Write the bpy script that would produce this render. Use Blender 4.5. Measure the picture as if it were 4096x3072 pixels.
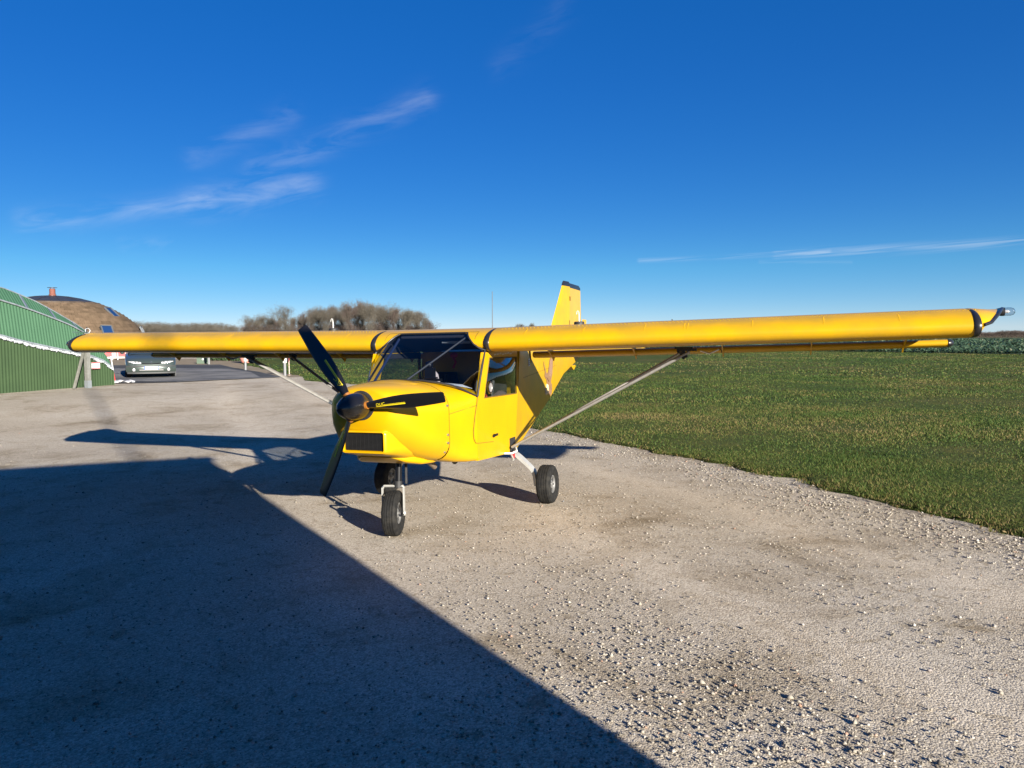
import bpy, bmesh, math, random
import numpy as np
from mathutils import Matrix, Vector
random.seed(7); rng = np.random.default_rng(11)
for o in list(bpy.data.objects): bpy.data.objects.remove(o)
S = bpy.context.scene
COL = S.collection
R_ = math.radians

# ---------------------------------------------------------------- camera
CAM = np.array([3.09307, -6.85183, 1.74290])
YAW, PITCH, FPX = -0.33695, -0.066302, 2996.82
cd = bpy.data.cameras.new('camera'); cam = bpy.data.objects.new('camera', cd); COL.objects.link(cam)
cam.location = CAM; cam.rotation_euler = (math.pi/2 + PITCH, 0, -YAW)
cd.sensor_width = 36; cd.lens = FPX/4096*36; cd.clip_start = .05; cd.clip_end = 6000
S.camera = cam

# ---------------------------------------------------------------- sun, sky, exposure
SUN_EL = R_(17.3)
SH = np.array([-.777, .629]); SH /= np.linalg.norm(SH)          # direction in which shadows fall
sd = bpy.data.lights.new('sun', 'SUN'); sun = bpy.data.objects.new('sun', sd); COL.objects.link(sun)
sd.energy = 5.0; sd.angle = R_(.53); sd.color = (1, .93, .82)
ldir = Vector((SH[0]*math.cos(SUN_EL), SH[1]*math.cos(SUN_EL), -math.sin(SUN_EL)))
sun.rotation_euler = ldir.to_track_quat('-Z', 'Y').to_euler(); sun.location = (20, -14, 15)
W = bpy.data.worlds.new('World'); S.world = W; W.use_nodes = True
S.view_settings.view_transform = 'Standard'; S.view_settings.look = 'None'; S.view_settings.gamma = 1
S.view_settings.use_curve_mapping = False
S.view_settings.exposure = 1.62
S.cycles.max_bounces = 6; S.cycles.diffuse_bounces = 3; S.cycles.glossy_bounces = 3; S.cycles.transparent_max_bounces = 8
SKY_STRENGTH = .05
W.cycles.sampling_method = 'MANUAL'; W.cycles.sample_map_resolution = 256

def world_nodes():
    nt = W.node_tree; nt.nodes.clear(); N = nt.nodes.new; L = nt.links.new
    out = N('ShaderNodeOutputWorld'); bg = N('ShaderNodeBackground'); L(bg.outputs[0], out.inputs[0])
    sky = N('ShaderNodeTexSky'); sky.sky_type = 'NISHITA'; sky.sun_disc = False
    sky.sun_elevation = SUN_EL; sky.sun_rotation = math.atan2(-SH[0], -SH[1])
    sky.air_density = .5; sky.dust_density = 0; sky.ozone_density = 6; sky.altitude = 150
    def m(op, a, b=None, c=None):
        n = N('ShaderNodeMath'); n.operation = op
        for i, v in enumerate((a, b, c)):
            if v is None: continue
            if isinstance(v, (int, float)): n.inputs[i].default_value = v
            else: L(v, n.inputs[i])
        return n.outputs[0]
    # deepen the blue and even out the fall-off towards the zenith, as the camera's own colour rendering does
    sh = N('ShaderNodeSeparateColor'); sh.mode = 'HSV'; L(sky.outputs[0], sh.inputs[0]); ch = N('ShaderNodeCombineColor'); ch.mode = 'HSV'
    dS = m('SUBTRACT', .86, sh.outputs[1])
    L(m('SUBTRACT', m('ADD', sh.outputs[0], .002), m('MINIMUM', m('MAXIMUM', m('MULTIPLY', dS, .45), 0), .022)), ch.inputs[0]); L(m('MAXIMUM', m('MINIMUM', m('SUBTRACT', .975, m('MULTIPLY', dS, 2.5)), .985), .3), ch.inputs[1])
    L(m('MULTIPLY', m('POWER', sh.outputs[2], .5), 1.94), ch.inputs[2])
    tc = N('ShaderNodeTexCoord'); sp = N('ShaderNodeSeparateXYZ'); L(tc.outputs['Generated'], sp.inputs[0])
    az = m('ARCTAN2', sp.outputs[0], sp.outputs[1]); el = m('ARCSINE', sp.outputs[2])
    def noise(ang, sx, sy, detail=6, rough=.6, off=0):
        ca, sa = math.cos(ang), math.sin(ang)
        u = m('ADD', m('MULTIPLY', az, ca*sx), m('MULTIPLY', el, sa*sx))
        v = m('ADD', m('MULTIPLY', az, -sa*sy), m('MULTIPLY', el, ca*sy))
        cb = N('ShaderNodeCombineXYZ'); L(u, cb.inputs[0]); L(v, cb.inputs[1]); cb.inputs[2].default_value = off
        t = N('ShaderNodeTexNoise'); t.inputs['Scale'].default_value = 1; t.inputs['Detail'].default_value = detail
        t.inputs['Roughness'].default_value = rough; t.inputs['Distortion'].default_value = .5; L(cb.outputs[0], t.inputs['Vector'])
        return t.outputs['Fac']
    nA = noise(.22, 12, 46, 4, .6); nC = noise(.05, 9, 240, 2, .5, 7)
    tot = None
    # thin streaks of cirrus and one contrail, as (azimuth, elevation) segments in radians
    for (a0, e0, a1, e1, w0, k, nn) in (
        (-.905, .124, -.72, .160, .012, .28, nA), (-.73, .158, -.60, .188, .017, .30, nA),
        (-.73, .212, -.62, .268, .013, .15, nA), (-.66, .20, -.45, .295, .015, .19, nA), (-.35, .335, -.27, .40, .015, .06, nA),
        (-.81, .104, -.76, .108, .007, .20, nA),
        (-.17, .0955, .06, .1005, .0024, .34, nC), (.0, .0985, .42, .1035, .0050, .36, nC),
        (-.02, .0905, .085, .0865, .0018, .20, nC)):
        dx, dy = a1-a0, e1-e0; l2 = dx*dx+dy*dy
        t = m('MAXIMUM', m('MINIMUM', m('ADD', m('MULTIPLY', m('SUBTRACT', az, a0), dx/l2), m('MULTIPLY', m('SUBTRACT', el, e0), dy/l2)), 1), 0)
        ex = m('SUBTRACT', az, m('ADD', m('MULTIPLY', t, dx), a0)); ey = m('SUBTRACT', el, m('ADD', m('MULTIPLY', t, dy), e0))
        d2 = m('ADD', m('MULTIPLY', ex, ex), m('MULTIPLY', ey, ey))
        g = m('POWER', math.e, m('MULTIPLY', d2, -1/(w0*w0)))
        mr = N('ShaderNodeMapRange'); mr.inputs['From Min'].default_value = .38; mr.inputs['From Max'].default_value = .72; L(nn, mr.inputs['Value'])
        v = m('MULTIPLY', m('MULTIPLY', g, mr.outputs[0]), k*.68)
        tot = v if tot is None else m('ADD', tot, v)
    tot = m('MINIMUM', tot, .85)
    mx = N('ShaderNodeMix'); mx.data_type = 'RGBA'; L(tot, mx.inputs['Factor']); L(ch.outputs[0], mx.inputs[6])
    mx.inputs[7].default_value = (6.3, 6.6, 6.9, 1)
    L(mx.outputs[2], bg.inputs['Color']); bg.inputs['Strength'].default_value = SKY_STRENGTH
world_nodes()

# ---------------------------------------------------------------- materials
MATS = {}
def hx(r, g, b): return (r, g, b, 1)
def mat(name, col, rough=.6, metal=0, col2=None, scale=8, bump=0, bscale=60, coat=0, spec=.5, detail=6, lo=.35, hi=.65, coords='Object', trans=0, mid=None, rot=None):
    if name in MATS: return MATS[name]
    m = bpy.data.materials.new(name); m.use_nodes = True; nt = m.node_tree; N = nt.nodes.new; L = nt.links.new
    b = nt.nodes['Principled BSDF']
    b.inputs['Base Color'].default_value = hx(*col); b.inputs['Roughness'].default_value = rough; b.inputs['Metallic'].default_value = metal
    b.inputs['Coat Weight'].default_value = coat; b.inputs['Coat Roughness'].default_value = .08; b.inputs['Specular IOR Level'].default_value = spec
    b.inputs['Transmission Weight'].default_value = trans
    tc = N('ShaderNodeTexCoord')
    if col2:
        t = N('ShaderNodeTexNoise'); t.inputs['Scale'].default_value = scale; t.inputs['Detail'].default_value = detail; t.inputs['Roughness'].default_value = .6
        L(tc.outputs[coords], t.inputs['Vector'])
        r = N('ShaderNodeValToRGB'); r.color_ramp.elements[0].position = lo; r.color_ramp.elements[1].position = hi
        r.color_ramp.elements[0].color = hx(*col); r.color_ramp.elements[1].color = hx(*col2)
        if mid: e = r.color_ramp.elements.new((lo+hi)/2); e.color = hx(*mid)
        L(t.outputs['Fac'], r.inputs[0]); L(r.outputs[0], b.inputs['Base Color'])
    if bump:
        t2 = N('ShaderNodeTexNoise'); t2.inputs['Scale'].default_value = bscale; t2.inputs['Detail'].default_value = 4
        L(tc.outputs[coords], t2.inputs['Vector'])
        bp = N('ShaderNodeBump'); bp.inputs['Strength'].default_value = bump; bp.inputs['Distance'].default_value = .02
        L(t2.outputs['Fac'], bp.inputs['Height']); L(bp.outputs[0], b.inputs['Normal'])
    MATS[name] = m; return m
def glassmat(name, tint, refl=1.0, rough=.0):
    m = bpy.data.materials.new(name); m.use_nodes = True; nt = m.node_tree; nt.nodes.clear(); N = nt.nodes.new; L = nt.links.new
    o = N('ShaderNodeOutputMaterial'); mx = N('ShaderNodeMixShader'); tr = N('ShaderNodeBsdfTransparent'); gl = N('ShaderNodeBsdfGlossy')
    lw = N('ShaderNodeLayerWeight'); lw.inputs[0].default_value = .5; pw = N('ShaderNodeMath'); pw.operation = 'POWER'; L(lw.outputs['Facing'], pw.inputs[0]); pw.inputs[1].default_value = 4.2
    fr = N('ShaderNodeMath'); fr.operation = 'MULTIPLY_ADD'; L(pw.outputs[0], fr.inputs[0]); fr.inputs[1].default_value = .92; fr.inputs[2].default_value = .04; fr.use_clamp = True
    tr.inputs[0].default_value = hx(*tint); gl.inputs['Roughness'].default_value = rough
    mu = N('ShaderNodeMath'); mu.operation = 'MULTIPLY'; L(fr.outputs[0], mu.inputs[0]); mu.inputs[1].default_value = refl
    L(mu.outputs[0], mx.inputs[0]); L(tr.outputs[0], mx.inputs[1]); L(gl.outputs[0], mx.inputs[2]); L(mx.outputs[0], o.inputs[0])
    MATS[name] = m; return m
def tintmat(name, stops, rough=.8, attr='tint', spec=.3, noise_scale=0, translucent=0):
    """colour chosen per piece (blade, stone, leaf) by a random attribute"""
    m = bpy.data.materials.new(name); m.use_nodes = True; nt = m.node_tree; N = nt.nodes.new; L = nt.links.new
    b = nt.nodes['Principled BSDF']; b.inputs['Roughness'].default_value = rough; b.inputs['Specular IOR Level'].default_value = spec
    a = N('ShaderNodeAttribute'); a.attribute_name = attr
    r = N('ShaderNodeValToRGB'); e = r.color_ramp.elements
    e[0].position, e[0].color = stops[0][0], hx(*stops[0][1]); e[1].position, e[1].color = stops[-1][0], hx(*stops[-1][1])
    for p, c in stops[1:-1]: x = e.new(p); x.color = hx(*c)
    L(a.outputs['Fac'], r.inputs[0]); L(r.outputs[0], b.inputs['Base Color'])
    if translucent:
        t = N('ShaderNodeBsdfTranslucent'); L(r.outputs[0], t.inputs[0]); mx = N('ShaderNodeMixShader'); mx.inputs[0].default_value = translucent
        out = nt.nodes['Material Output']; L(b.outputs[0], mx.inputs[1]); L(t.outputs[0], mx.inputs[2]); L(mx.outputs[0], out.inputs[0])
    MATS[name] = m; return m

mat('yellow', (.47, .262, .0003), .32, 0, (.41, .232, .0015), 2.2, .012, 14, coat=.12, spec=.35, detail=3)
mat('yellow_dusty', (.45, .252, .0003), .38, 0, (.365, .215, .006), 4, .02, 9, coat=.06, spec=.35, detail=3)
mat('black_gloss', (.006, .006, .007), .28, coat=.1)
mat('black_matt', (.011, .011, .012), .6, 0, (.02, .02, .02), 30)
mat('black_rubber', (.012, .012, .014), .5)
mat('seam', (.10, .06, .004), .8)
mat('tyre', (.008, .008, .008), .8, 0, (.028, .026, .022), 16, .25, 90, lo=.45, hi=.8, spec=.25)
mat('rim', (.30, .30, .30), .45, .6, (.2, .2, .19), 20)
mat('alu', (.50, .50, .47), .42, .45, (.40, .40, .38), 12)
mat('strutgrey', (.27, .265, .25), .5, .2, (.21, .20, .185), 20)
mat('steel', (.5, .5, .5), .3, .9)
mat('dark_tube', (.03, .03, .035), .5)
mat('grille', (.006, .006, .006), .6)
mat('cabin_dark', (.012, .012, .014), .8, 0, (.02, .02, .022), 20)
mat('headliner', (.02, .02, .024), .9)
mat('red_cloth', (.45, .02, .02), .7)
mat('white', (.50, .50, .49), .5)
mat('paper', (.78, .78, .76), .8, 0, (.45, .45, .47), 55, lo=.55, hi=.62)
mat('pale_pink', (.62, .50, .46), .8)
mat('exhaust', (.14, .10, .075), .5, .5, (.22, .17, .13), 30)
mat('amber', (.26, .095, .012), .5)
mat('decal_yellow', (.75, .60, .01), .5)
mat('decal_brown', (.24, .135, .06), .6, 0, (.17, .09, .04), 25)
mat('decal_brown_dark', (.12, .06, .03), .6)
mat('decal_cream', (.55, .45, .25), .6)
mat('tip_edge', (.012, .012, .014), .35)
glassmat('canopy_glass', (.58, .63, .70), .8)
glassmat('window_glass', (.60, .64, .68), 1.7)
glassmat('lens_clear', (.85, .86, .88), 2.2, .03)

# ---------------------------------------------------------------- mesh helpers
def obj(name, me, m=None, parent=None):
    o = bpy.data.objects.new(name, me); COL.objects.link(o)
    if m is not None and not me.materials: me.materials.append(MATS[m] if isinstance(m, str) else m)
    if parent is not None: o.parent = parent
    return o
def tag(o, label=None, cat=None, group=None, kind=None):
    if label: o['label'] = label
    if cat: o['category'] = cat
    if group: o['group'] = group
    if kind: o['kind'] = kind
    return o
def empty(name, loc=(0, 0, 0), rz=0):
    o = bpy.data.objects.new(name, None); COL.objects.link(o); o.location = loc; o.rotation_euler = (0, 0, rz); return o
class MB:
    def __init__(s): s.v = []; s.f = []
    def add(s, vs, fs):
        k = len(s.v); s.v += [tuple(map(float, p)) for p in vs]; s.f += [tuple(i+k for i in f) for f in fs]; return s
    def box(s, c, d, rot=None):
        vs = [Vector((x*d[0]/2, y*d[1]/2, z*d[2]/2)) for x in (-1, 1) for y in (-1, 1) for z in (-1, 1)]
        if rot: vs = [rot @ v for v in vs]
        vs = [v+Vector(c) for v in vs]
        return s.add(vs, [(0, 1, 3, 2), (4, 6, 7, 5), (0, 4, 5, 1), (2, 3, 7, 6), (0, 2, 6, 4), (1, 5, 7, 3)])
    def loft(s, secs, closed=True, cap=True, loop=False):
        n = len(secs[0]); vs = [p for q in secs for p in q]; fs = []
        m = len(secs)
        for i in range(m if loop else m-1):
            a, b = i*n, ((i+1) % m)*n
            for j in range(n if closed else n-1):
                k = (j+1) % n; fs.append((a+j, a+k, b+k, b+j))
        if cap and closed and not loop: fs += [tuple(reversed(range(n))), tuple(range((m-1)*n, m*n))]
        return s.add(vs, fs)
    def tube(s, pts, r, n=8, sx=1, cap=True):
        pts = [Vector(p) for p in pts]; rs = r if isinstance(r, (list, tuple)) else [r]*len(pts); secs = []
        up = None
        for i, p in enumerate(pts):
            d = (pts[min(i+1, len(pts)-1)]-pts[max(i-1, 0)]).normalized()
            if up is None:
                up = Vector((0, 0, 1)) if abs(d.z) < .9 else Vector((1, 0, 0))
            a = d.cross(up)
            if a.length < 1e-4: a = d.cross(Vector((0, 1, 0)))
            a.normalize(); b = a.cross(d).normalized(); up = b
            secs.append([p+a*math.cos(t)*rs[i]*sx+b*math.sin(t)*rs[i] for t in [2*math.pi*k/n for k in range(n)]])
        return s.loft(secs, cap=cap)
    def lathe(s, prof, o=(0, 0, 0), ax='z', n=24, closed=False):
        secs = []
        for k in range(n):
            t = 2*math.pi*k/n; q = []
            for r, h in prof:
                a, b = r*math.cos(t), r*math.sin(t)
                p = {'z': (a, b, h), 'x': (h, a, b), 'y': (b, h, a)}[ax]
                q.append((p[0]+o[0], p[1]+o[1], p[2]+o[2]))
            secs.append(q)
        return s.loft(secs, closed=closed, cap=False, loop=True)
    def poly(s, pts, off=None):
        """flat polygon, extruded by vector off if given"""
        n = len(pts)
        if off is None: return s.add(pts, [tuple(range(n))])
        q = [tuple(p[i]+off[i] for i in range(3)) for p in pts]
        return s.add(list(pts)+q, [tuple(range(n)), tuple(reversed(range(n, 2*n)))]+[(i, i+n, (i+1) % n+n, (i+1) % n) for i in range(n)])
    def blob(s, c, r, jit=.2, sub=1, sq=(1, 1, 1)):
        bm = bmesh.new(); bmesh.ops.create_icosphere(bm, subdivisions=sub, radius=1)
        vs = [tuple(c[i]+v.co[i]*r*sq[i]*(1+random.uniform(-jit, jit)) for i in range(3)) for v in bm.verts]
        fs = [tuple(v.index for v in f.verts) for f in bm.faces]; bm.free(); return s.add(vs, fs)
    def mesh(s, name, ang=35, smooth=True):
        me = bpy.data.meshes.new(name); me.from_pydata(s.v, [], s.f); me.update()
        bm = bmesh.new(); bm.from_mesh(me); bmesh.ops.recalc_face_normals(bm, faces=bm.faces); bm.to_mesh(me); bm.free()
        if smooth:
            me.shade_smooth(); me.set_sharp_from_angle(angle=R_(ang))
        return me
    def build(s, name, m, parent=None, ang=35, smooth=True): return obj(name, s.mesh(name, ang, smooth), m, parent)
def npmesh(name, V, F, tint=None):
    """big mesh from numpy arrays; F is (n,3) or (n,4)"""
    me = bpy.data.meshes.new(name); k = F.shape[1]
    me.vertices.add(len(V)); me.vertices.foreach_set('co', np.ascontiguousarray(V, np.float32).ravel())
    me.loops.add(F.size); me.loops.foreach_set('vertex_index', np.ascontiguousarray(F, np.int32).ravel())
    me.polygons.add(len(F)); me.polygons.foreach_set('loop_start', np.arange(0, F.size, k, dtype=np.int32))
    me.update(calc_edges=True)
    if tint is not None:
        a = me.attributes.new('tint', 'FLOAT', 'POINT'); a.data.foreach_set('value', np.ascontiguousarray(tint, np.float32))
    return me
def text_mesh(body, size=1, shear=0):
    c = bpy.data.curves.new('txt', 'FONT'); c.body = body; c.size = size; c.shear = shear; c.align_x = 'LEFT'
    o = bpy.data.objects.new('txt', c); COL.objects.link(o); dg = bpy.context.evaluated_depsgraph_get()
    me = bpy.data.meshes.new_from_object(o.evaluated_get(dg)); bpy.data.objects.remove(o)
    vs = [tuple(v.co) for v in me.vertices]; fs = [tuple(p.vertices) for p in me.polygons]; bpy.data.meshes.remove(me)
    return vs, fs

# ---------------------------------------------------------------- the lie of the land
RA = np.array([[0.99978534, 0, -0.02071905], [9.2155e-05, 0.99999011, 0.00444689], [0.02071884, -0.00444784, 0.99977545]])
def H(x, y):
    x = np.asarray(x, float); y = np.asarray(y, float)
    pl = (.0207194*x-.0044469*y)/.99977545
    t = np.clip((np.hypot(x, y+1)-8.5)/10, 0, 1); t = t*t*(3-2*t)
    return pl*(1-t)
def Hf(x, y): return float(H(x, y))
def noise2(x, y, seed=0):
    """cheap smooth value noise, vectorised"""
    x = np.asarray(x, float); y = np.asarray(y, float)
    xi = np.floor(x).astype(np.int64); yi = np.floor(y).astype(np.int64); fx = x-xi; fy = y-yi
    fx = fx*fx*(3-2*fx); fy = fy*fy*(3-2*fy)
    def h(a, b):
        n = (a*374761393+b*668265263+seed*1442695041) & 0x7fffffff; n = ((n ^ (n >> 13))*1274126177) & 0x7fffffff
        return ((n ^ (n >> 16)) & 0xffff)/65535.
    return (h(xi, yi)*(1-fx)+h(xi+1, yi)*fx)*(1-fy)+(h(xi, yi+1)*(1-fx)+h(xi+1, yi+1)*fx)*fy
def fbm(x, y, seed=0, o=4):
    s = 0; a = .5; t = 0
    for k in range(o): s = s+a*noise2(x*2**k, y*2**k, seed+k); t += a; a *= .5
    return s/t
def grid_sheet(name, xs, ys, zoff, m, zfun=H):
    X, Y = np.meshgrid(xs, ys); Z = zfun(X, Y)+zoff; n, k = X.shape
    V = np.stack([X, Y, Z], -1).reshape(-1, 3)
    i = np.arange(n-1)[:, None]*k+np.arange(k-1)[None]; F = np.stack([i, i+1, i+k+1, i+k], -1).reshape(-1, 4)
    me = npmesh(name, V, F); me.shade_smooth(); return obj(name, me, m)
def spaced(a, b, near, far):
    """coordinates from -far to far, dense within +-near"""
    g = list(np.geomspace(b, far, 14)); return np.array([-x for x in reversed(g)]+list(np.arange(-b+a, b, a))+g)

def ground_mats():
    # gravel: pale limestone dust with patches and fine grain
    m = bpy.data.materials.new('gravel_bed'); m.use_nodes = True; nt = m.node_tree; N = nt.nodes.new; L = nt.links.new; b = nt.nodes['Principled BSDF']
    b.inputs['Roughness'].default_value = .95; b.inputs['Specular IOR Level'].default_value = .15
    tc = N('ShaderNodeTexCoord')
    def nz(sc, det=5, rough=.6, d=0):
        t = N('ShaderNodeTexNoise'); t.inputs['Scale'].default_value = sc; t.inputs['Detail'].default_value = det; t.inputs['Roughness'].default_value = rough
        t.inputs['Distortion'].default_value = d; L(tc.outputs['Object'], t.inputs['Vector']); return t.outputs['Fac']
    def ramp(f, st):
        r = N('ShaderNodeValToRGB'); e = r.color_ramp.elements; e[0].position, e[0].color = st[0][0], hx(*st[0][1]); e[1].position, e[1].color = st[-1][0], hx(*st[-1][1])
        for p, c in st[1:-1]: x = e.new(p); x.color = hx(*c)
        L(f, r.inputs[0]); return r.outputs[0]
    def mix(f, a, c, mode='MIX'):
        x = N('ShaderNodeMix'); x.data_type = 'RGBA'; x.blend_type = mode
        for s, v in ((0, f), (6, a), (7, c)):
            if isinstance(v, float): x.inputs[s].default_value = v
            else: L(v, x.inputs[s])
        return x.outputs[2]
    base = ramp(nz(.35, 4, .6), [(.3, (.325, .283, .225)), (.5, (.37, .327, .265)), (.7, (.41, .37, .31))])
    damp = ramp(nz(.8, 5, .68, .6), [(.50, (1, 1, 1)), (.62, (.80, .77, .72)), (.72, (.55, .51, .44))])
    vo = N('ShaderNodeTexVoronoi'); vo.inputs['Scale'].default_value = 105; L(tc.outputs['Object'], vo.inputs['Vector'])
    grain = ramp(vo.outputs['Color'], [(.1, (.58, .55, .52)), (.5, (.98, .97, .95)), (.9, (1.28, 1.27, 1.25))])
    vo2 = N('ShaderNodeTexVoronoi'); vo2.inputs['Scale'].default_value = 190; L(tc.outputs['Object'], vo2.inputs['Vector'])
    grain2 = ramp(vo2.outputs['Color'], [(.1, (.72, .71, .69)), (.9, (1.2, 1.2, 1.2))])
    fleck = ramp(nz(6.5, 4, .7, .8), [(.56, (1, 1, 1)), (.68, (.72, .69, .63))])
    # packed, dusty wheel tracks running along the grass edge
    dp = N('ShaderNodeVectorMath'); dp.operation = 'DOT_PRODUCT'; dp.inputs[1].default_value = (.73, .68, 0); L(tc.outputs['Object'], dp.inputs[0])
    def mm(op, a, b):
        n = N('ShaderNodeMath'); n.operation = op
        for i, v in enumerate((a, b)):
            if isinstance(v, (int, float)): n.inputs[i].default_value = v
            else: L(v, n.inputs[i])
        return n.outputs[0]
    qn = mm('ADD', dp.outputs['Value'], mm('MULTIPLY', mm('SUBTRACT', nz(.22, 2, .5), .5), 1.6)); tr = None
    for q0, w0 in ((2.35, .32), (.75, .34), (-1.2, .5)):
        dd = mm('SUBTRACT', qn, q0); g = mm('POWER', math.e, mm('MULTIPLY', mm('MULTIPLY', dd, dd), -1/(w0*w0))); tr = g if tr is None else mm('ADD', tr, g)
    track = mix(mm('MULTIPLY', tr, .8), ramp(tr, [(0, (1, 1, 1)), (1, (1, 1, 1))]), ramp(tr, [(0, (1.12, 1.11, 1.10)), (1, (1.2, 1.19, 1.18))]))
    c = mix(1.0, base, damp, 'MULTIPLY'); c = mix(1.0, c, fleck, 'MULTIPLY'); c = mix(1.0, c, track, 'MULTIPLY'); c = mix(.9, c, grain, 'MULTIPLY'); c = mix(.8, c, grain2, 'MULTIPLY'); L(c, b.inputs['Base Color'])
    bp = N('ShaderNodeBump'); bp.inputs['Strength'].default_value = .45; bp.inputs['Distance'].default_value = .006; L(vo.outputs['Distance'], bp.inputs['Height']); bp.invert = True
    bp2 = N('ShaderNodeBump'); bp2.inputs['Strength'].default_value = .32; bp2.inputs['Distance'].default_value = .007; L(nz(55, 3, .7), bp2.inputs['Height']); L(bp.outputs[0], bp2.inputs['Normal'])
    L(bp2.outputs[0], b.inputs['Normal']); MATS['gravel_bed'] = m
    # turf under the blades
    m = bpy.data.materials.new('turf'); m.use_nodes = True; nt = m.node_tree; N = nt.nodes.new; L = nt.links.new; b = nt.nodes['Principled BSDF']
    b.inputs['Roughness'].default_value = .95; b.inputs['Specular IOR Level'].default_value = .1; tc = N('ShaderNodeTexCoord')
    big = ramp(nz(.16, 4, .62), [(.3, (.036, .062, .012)), (.5, (.056, .072, .016)), (.7, (.09, .081, .026))])
    md = ramp(nz(1.3, 4, .7), [(.3, (.70, .78, .7)), (.55, (1, 1, 1)), (.72, (1.35, 1.15, .95))])
    fine = ramp(nz(22, 3, .75), [(.3, (.45, .5, .4)), (.7, (1.4, 1.35, 1.3))])
    c = mix(1.0, big, md, 'MULTIPLY'); c = mix(.85, c, fine, 'MULTIPLY'); L(c, b.inputs['Base Color'])
    bp = N('ShaderNodeBump'); bp.inputs['Strength'].default_value = .9; bp.inputs['Distance'].default_value = .05; L(nz(16, 3, .75), bp.inputs['Height']); L(bp.outputs[0], b.inputs['Normal'])
    MATS['turf'] = m
ground_mats()
mat('far_fields', (.05, .075, .02), .95, 0, (.11, .10, .05), .02, .6, 3, spec=.1, coords='Object')
mat('asphalt', (.032, .033, .034), .85, 0, (.05, .05, .05), .5, .3, 90, spec=.3, lo=.4, hi=.62)
mat('asphalt_dusty', (.075, .075, .077), .9, 0, (.17, .165, .158), .6, .3, 80, spec=.2, lo=.35, hi=.65)
mat('crop_soil', (.055, .06, .03), .95, 0, (.03, .065, .03), .8, .8, 6, spec=.1)
mat('beige_gravel', (.235, .19, .135), .95, 0, (.165, .135, .092), 1.2, .5, 25, spec=.1)

tag(grid_sheet('ground', spaced(2, 60, 0, 3500), spaced(2, 60, 0, 3500), -.07, 'far_fields'), kind='structure')
tag(grid_sheet('gravel_apron', np.arange(-46, 24.1, .5), np.arange(-24, 40.1, .5), -.005, 'gravel_bed',
    lambda x, y: H(x, y)+(fbm(x*.5, y*.5, 3)-.5)*.025), kind='structure')

# grass field: strips running out from the apron's ragged edge
EDGE = [(17, -14), (9.6, -5.1), (5.04, .185), (3.75, 1.72), (2.48, 3.216), (.8, 4.9), (-.89, 6.537), (-4.5, 10.4), (-8.6, 14.6), (-10.06, 16.0), (-11.1, 16.15), (-13.2, 16.9), (-13.9, 17.6), (-15.2, 19.3), (-17.4, 21.1), (-21.2, 24.6), (-25.5, 28.3), (-31.5, 35.8), (-60, 66)]
def edge_pts(step):
    P = [np.array(EDGE[0])]; 
    for a, b in zip(EDGE[:-1], EDGE[1:]):
        a = np.array(a); b = np.array(b); n = max(1, int(np.linalg.norm(b-a)/step)); P += [a+(b-a)*k/n for k in range(1, n+1)]
    return np.array(P)
EP = edge_pts(.12)
EP = EP + ((np.stack([fbm(EP[:, 0]*1.7, EP[:, 1]*1.7, 21), fbm(EP[:, 0]*1.7, EP[:, 1]*1.7, 27)], -1)-.5)*.55)
OUT = np.array([.60, .80])                                   # away from the apron
def grass_sheet():
    vs = [-.02, .05, .12, .25, .5, 1, 1.7, 2.6, 4, 6, 9, 13, 18, 25, 34, 46, 62, 84, 110]
    n = len(EP); rows = []
    for v in vs:
        P = EP+OUT*v; z = H(P[:, 0], P[:, 1])+.012+.03*min(1, max(0, v)/.25)+(fbm(P[:, 0]*.8, P[:, 1]*.8, 5)-.5)*.05*min(1, v)
        if v < 0: z = H(P[:, 0], P[:, 1])-.04
        rows.append(np.column_stack([P, z]))
    V = np.concatenate(rows); i = np.arange(len(vs)-1)[:, None]*n+np.arange(n-1)[None]
    F = np.stack([i, i+n, i+n+1, i+1], -1).reshape(-1, 4); me = npmesh('grass_field', V, F); me.shade_smooth()
    return tag(obj('grass_field', me, 'turf'), kind='structure')
grass_sheet()
def flat(name, pts, z, m, kind='structure'):
    o = MB().poly([(x, y, z) for x, y in pts]).build(name, m, smooth=False); tag(o, kind=kind); return o
# asphalt road with the dusty wheel-swept part nearer the apron
flat('road', [(-18.9, 13.35), (-17.4, 14.75), (-15.75, 18.7), (-19.4, 21.95), (-23.0, 24.7), (-26.9, 28.1), (-29.2, 27.2), (-31.8, 25.4), (-46, 16), (-46, 4), (-30, 8)], .012, 'asphalt')
flat('dusty_road_lane', [(-17.9, 14.9), (-16.4, 18.2), (-19.4, 21.4), (-22.4, 23.6), (-25.4, 23.1), (-34, 19.5), (-34, 15.5), (-24, 13.6)], .018, 'asphalt_dusty')
for pts in ([(-22.5, 23.75), (-25.45, 23.25), (-34.3, 19.6), (-34.3, 19.45), (-25.4, 23.1), (-22.5, 23.62)], [(-17.45, 14.85), (-15.85, 18.7), (-15.95, 18.78), (-17.6, 14.95)]):
    flat('road_edge_line', pts, .024, mat('road_line', (.30, .30, .29), .9, 0, (.2, .2, .2), 4))
flat('gravel_verge', [(-15.2, 19.5), (-15.75, 18.7), (-19.4, 21.95), (-23.0, 24.7), (-26.9, 28.1), (-29.2, 27.2), (-31.8, 25.4), (-46, 16), (-46, 34), (-33.5, 36), (-31.4, 35.6), (-25.3, 28.4), (-21, 24.7)], .006, 'beige_gravel')

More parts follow.
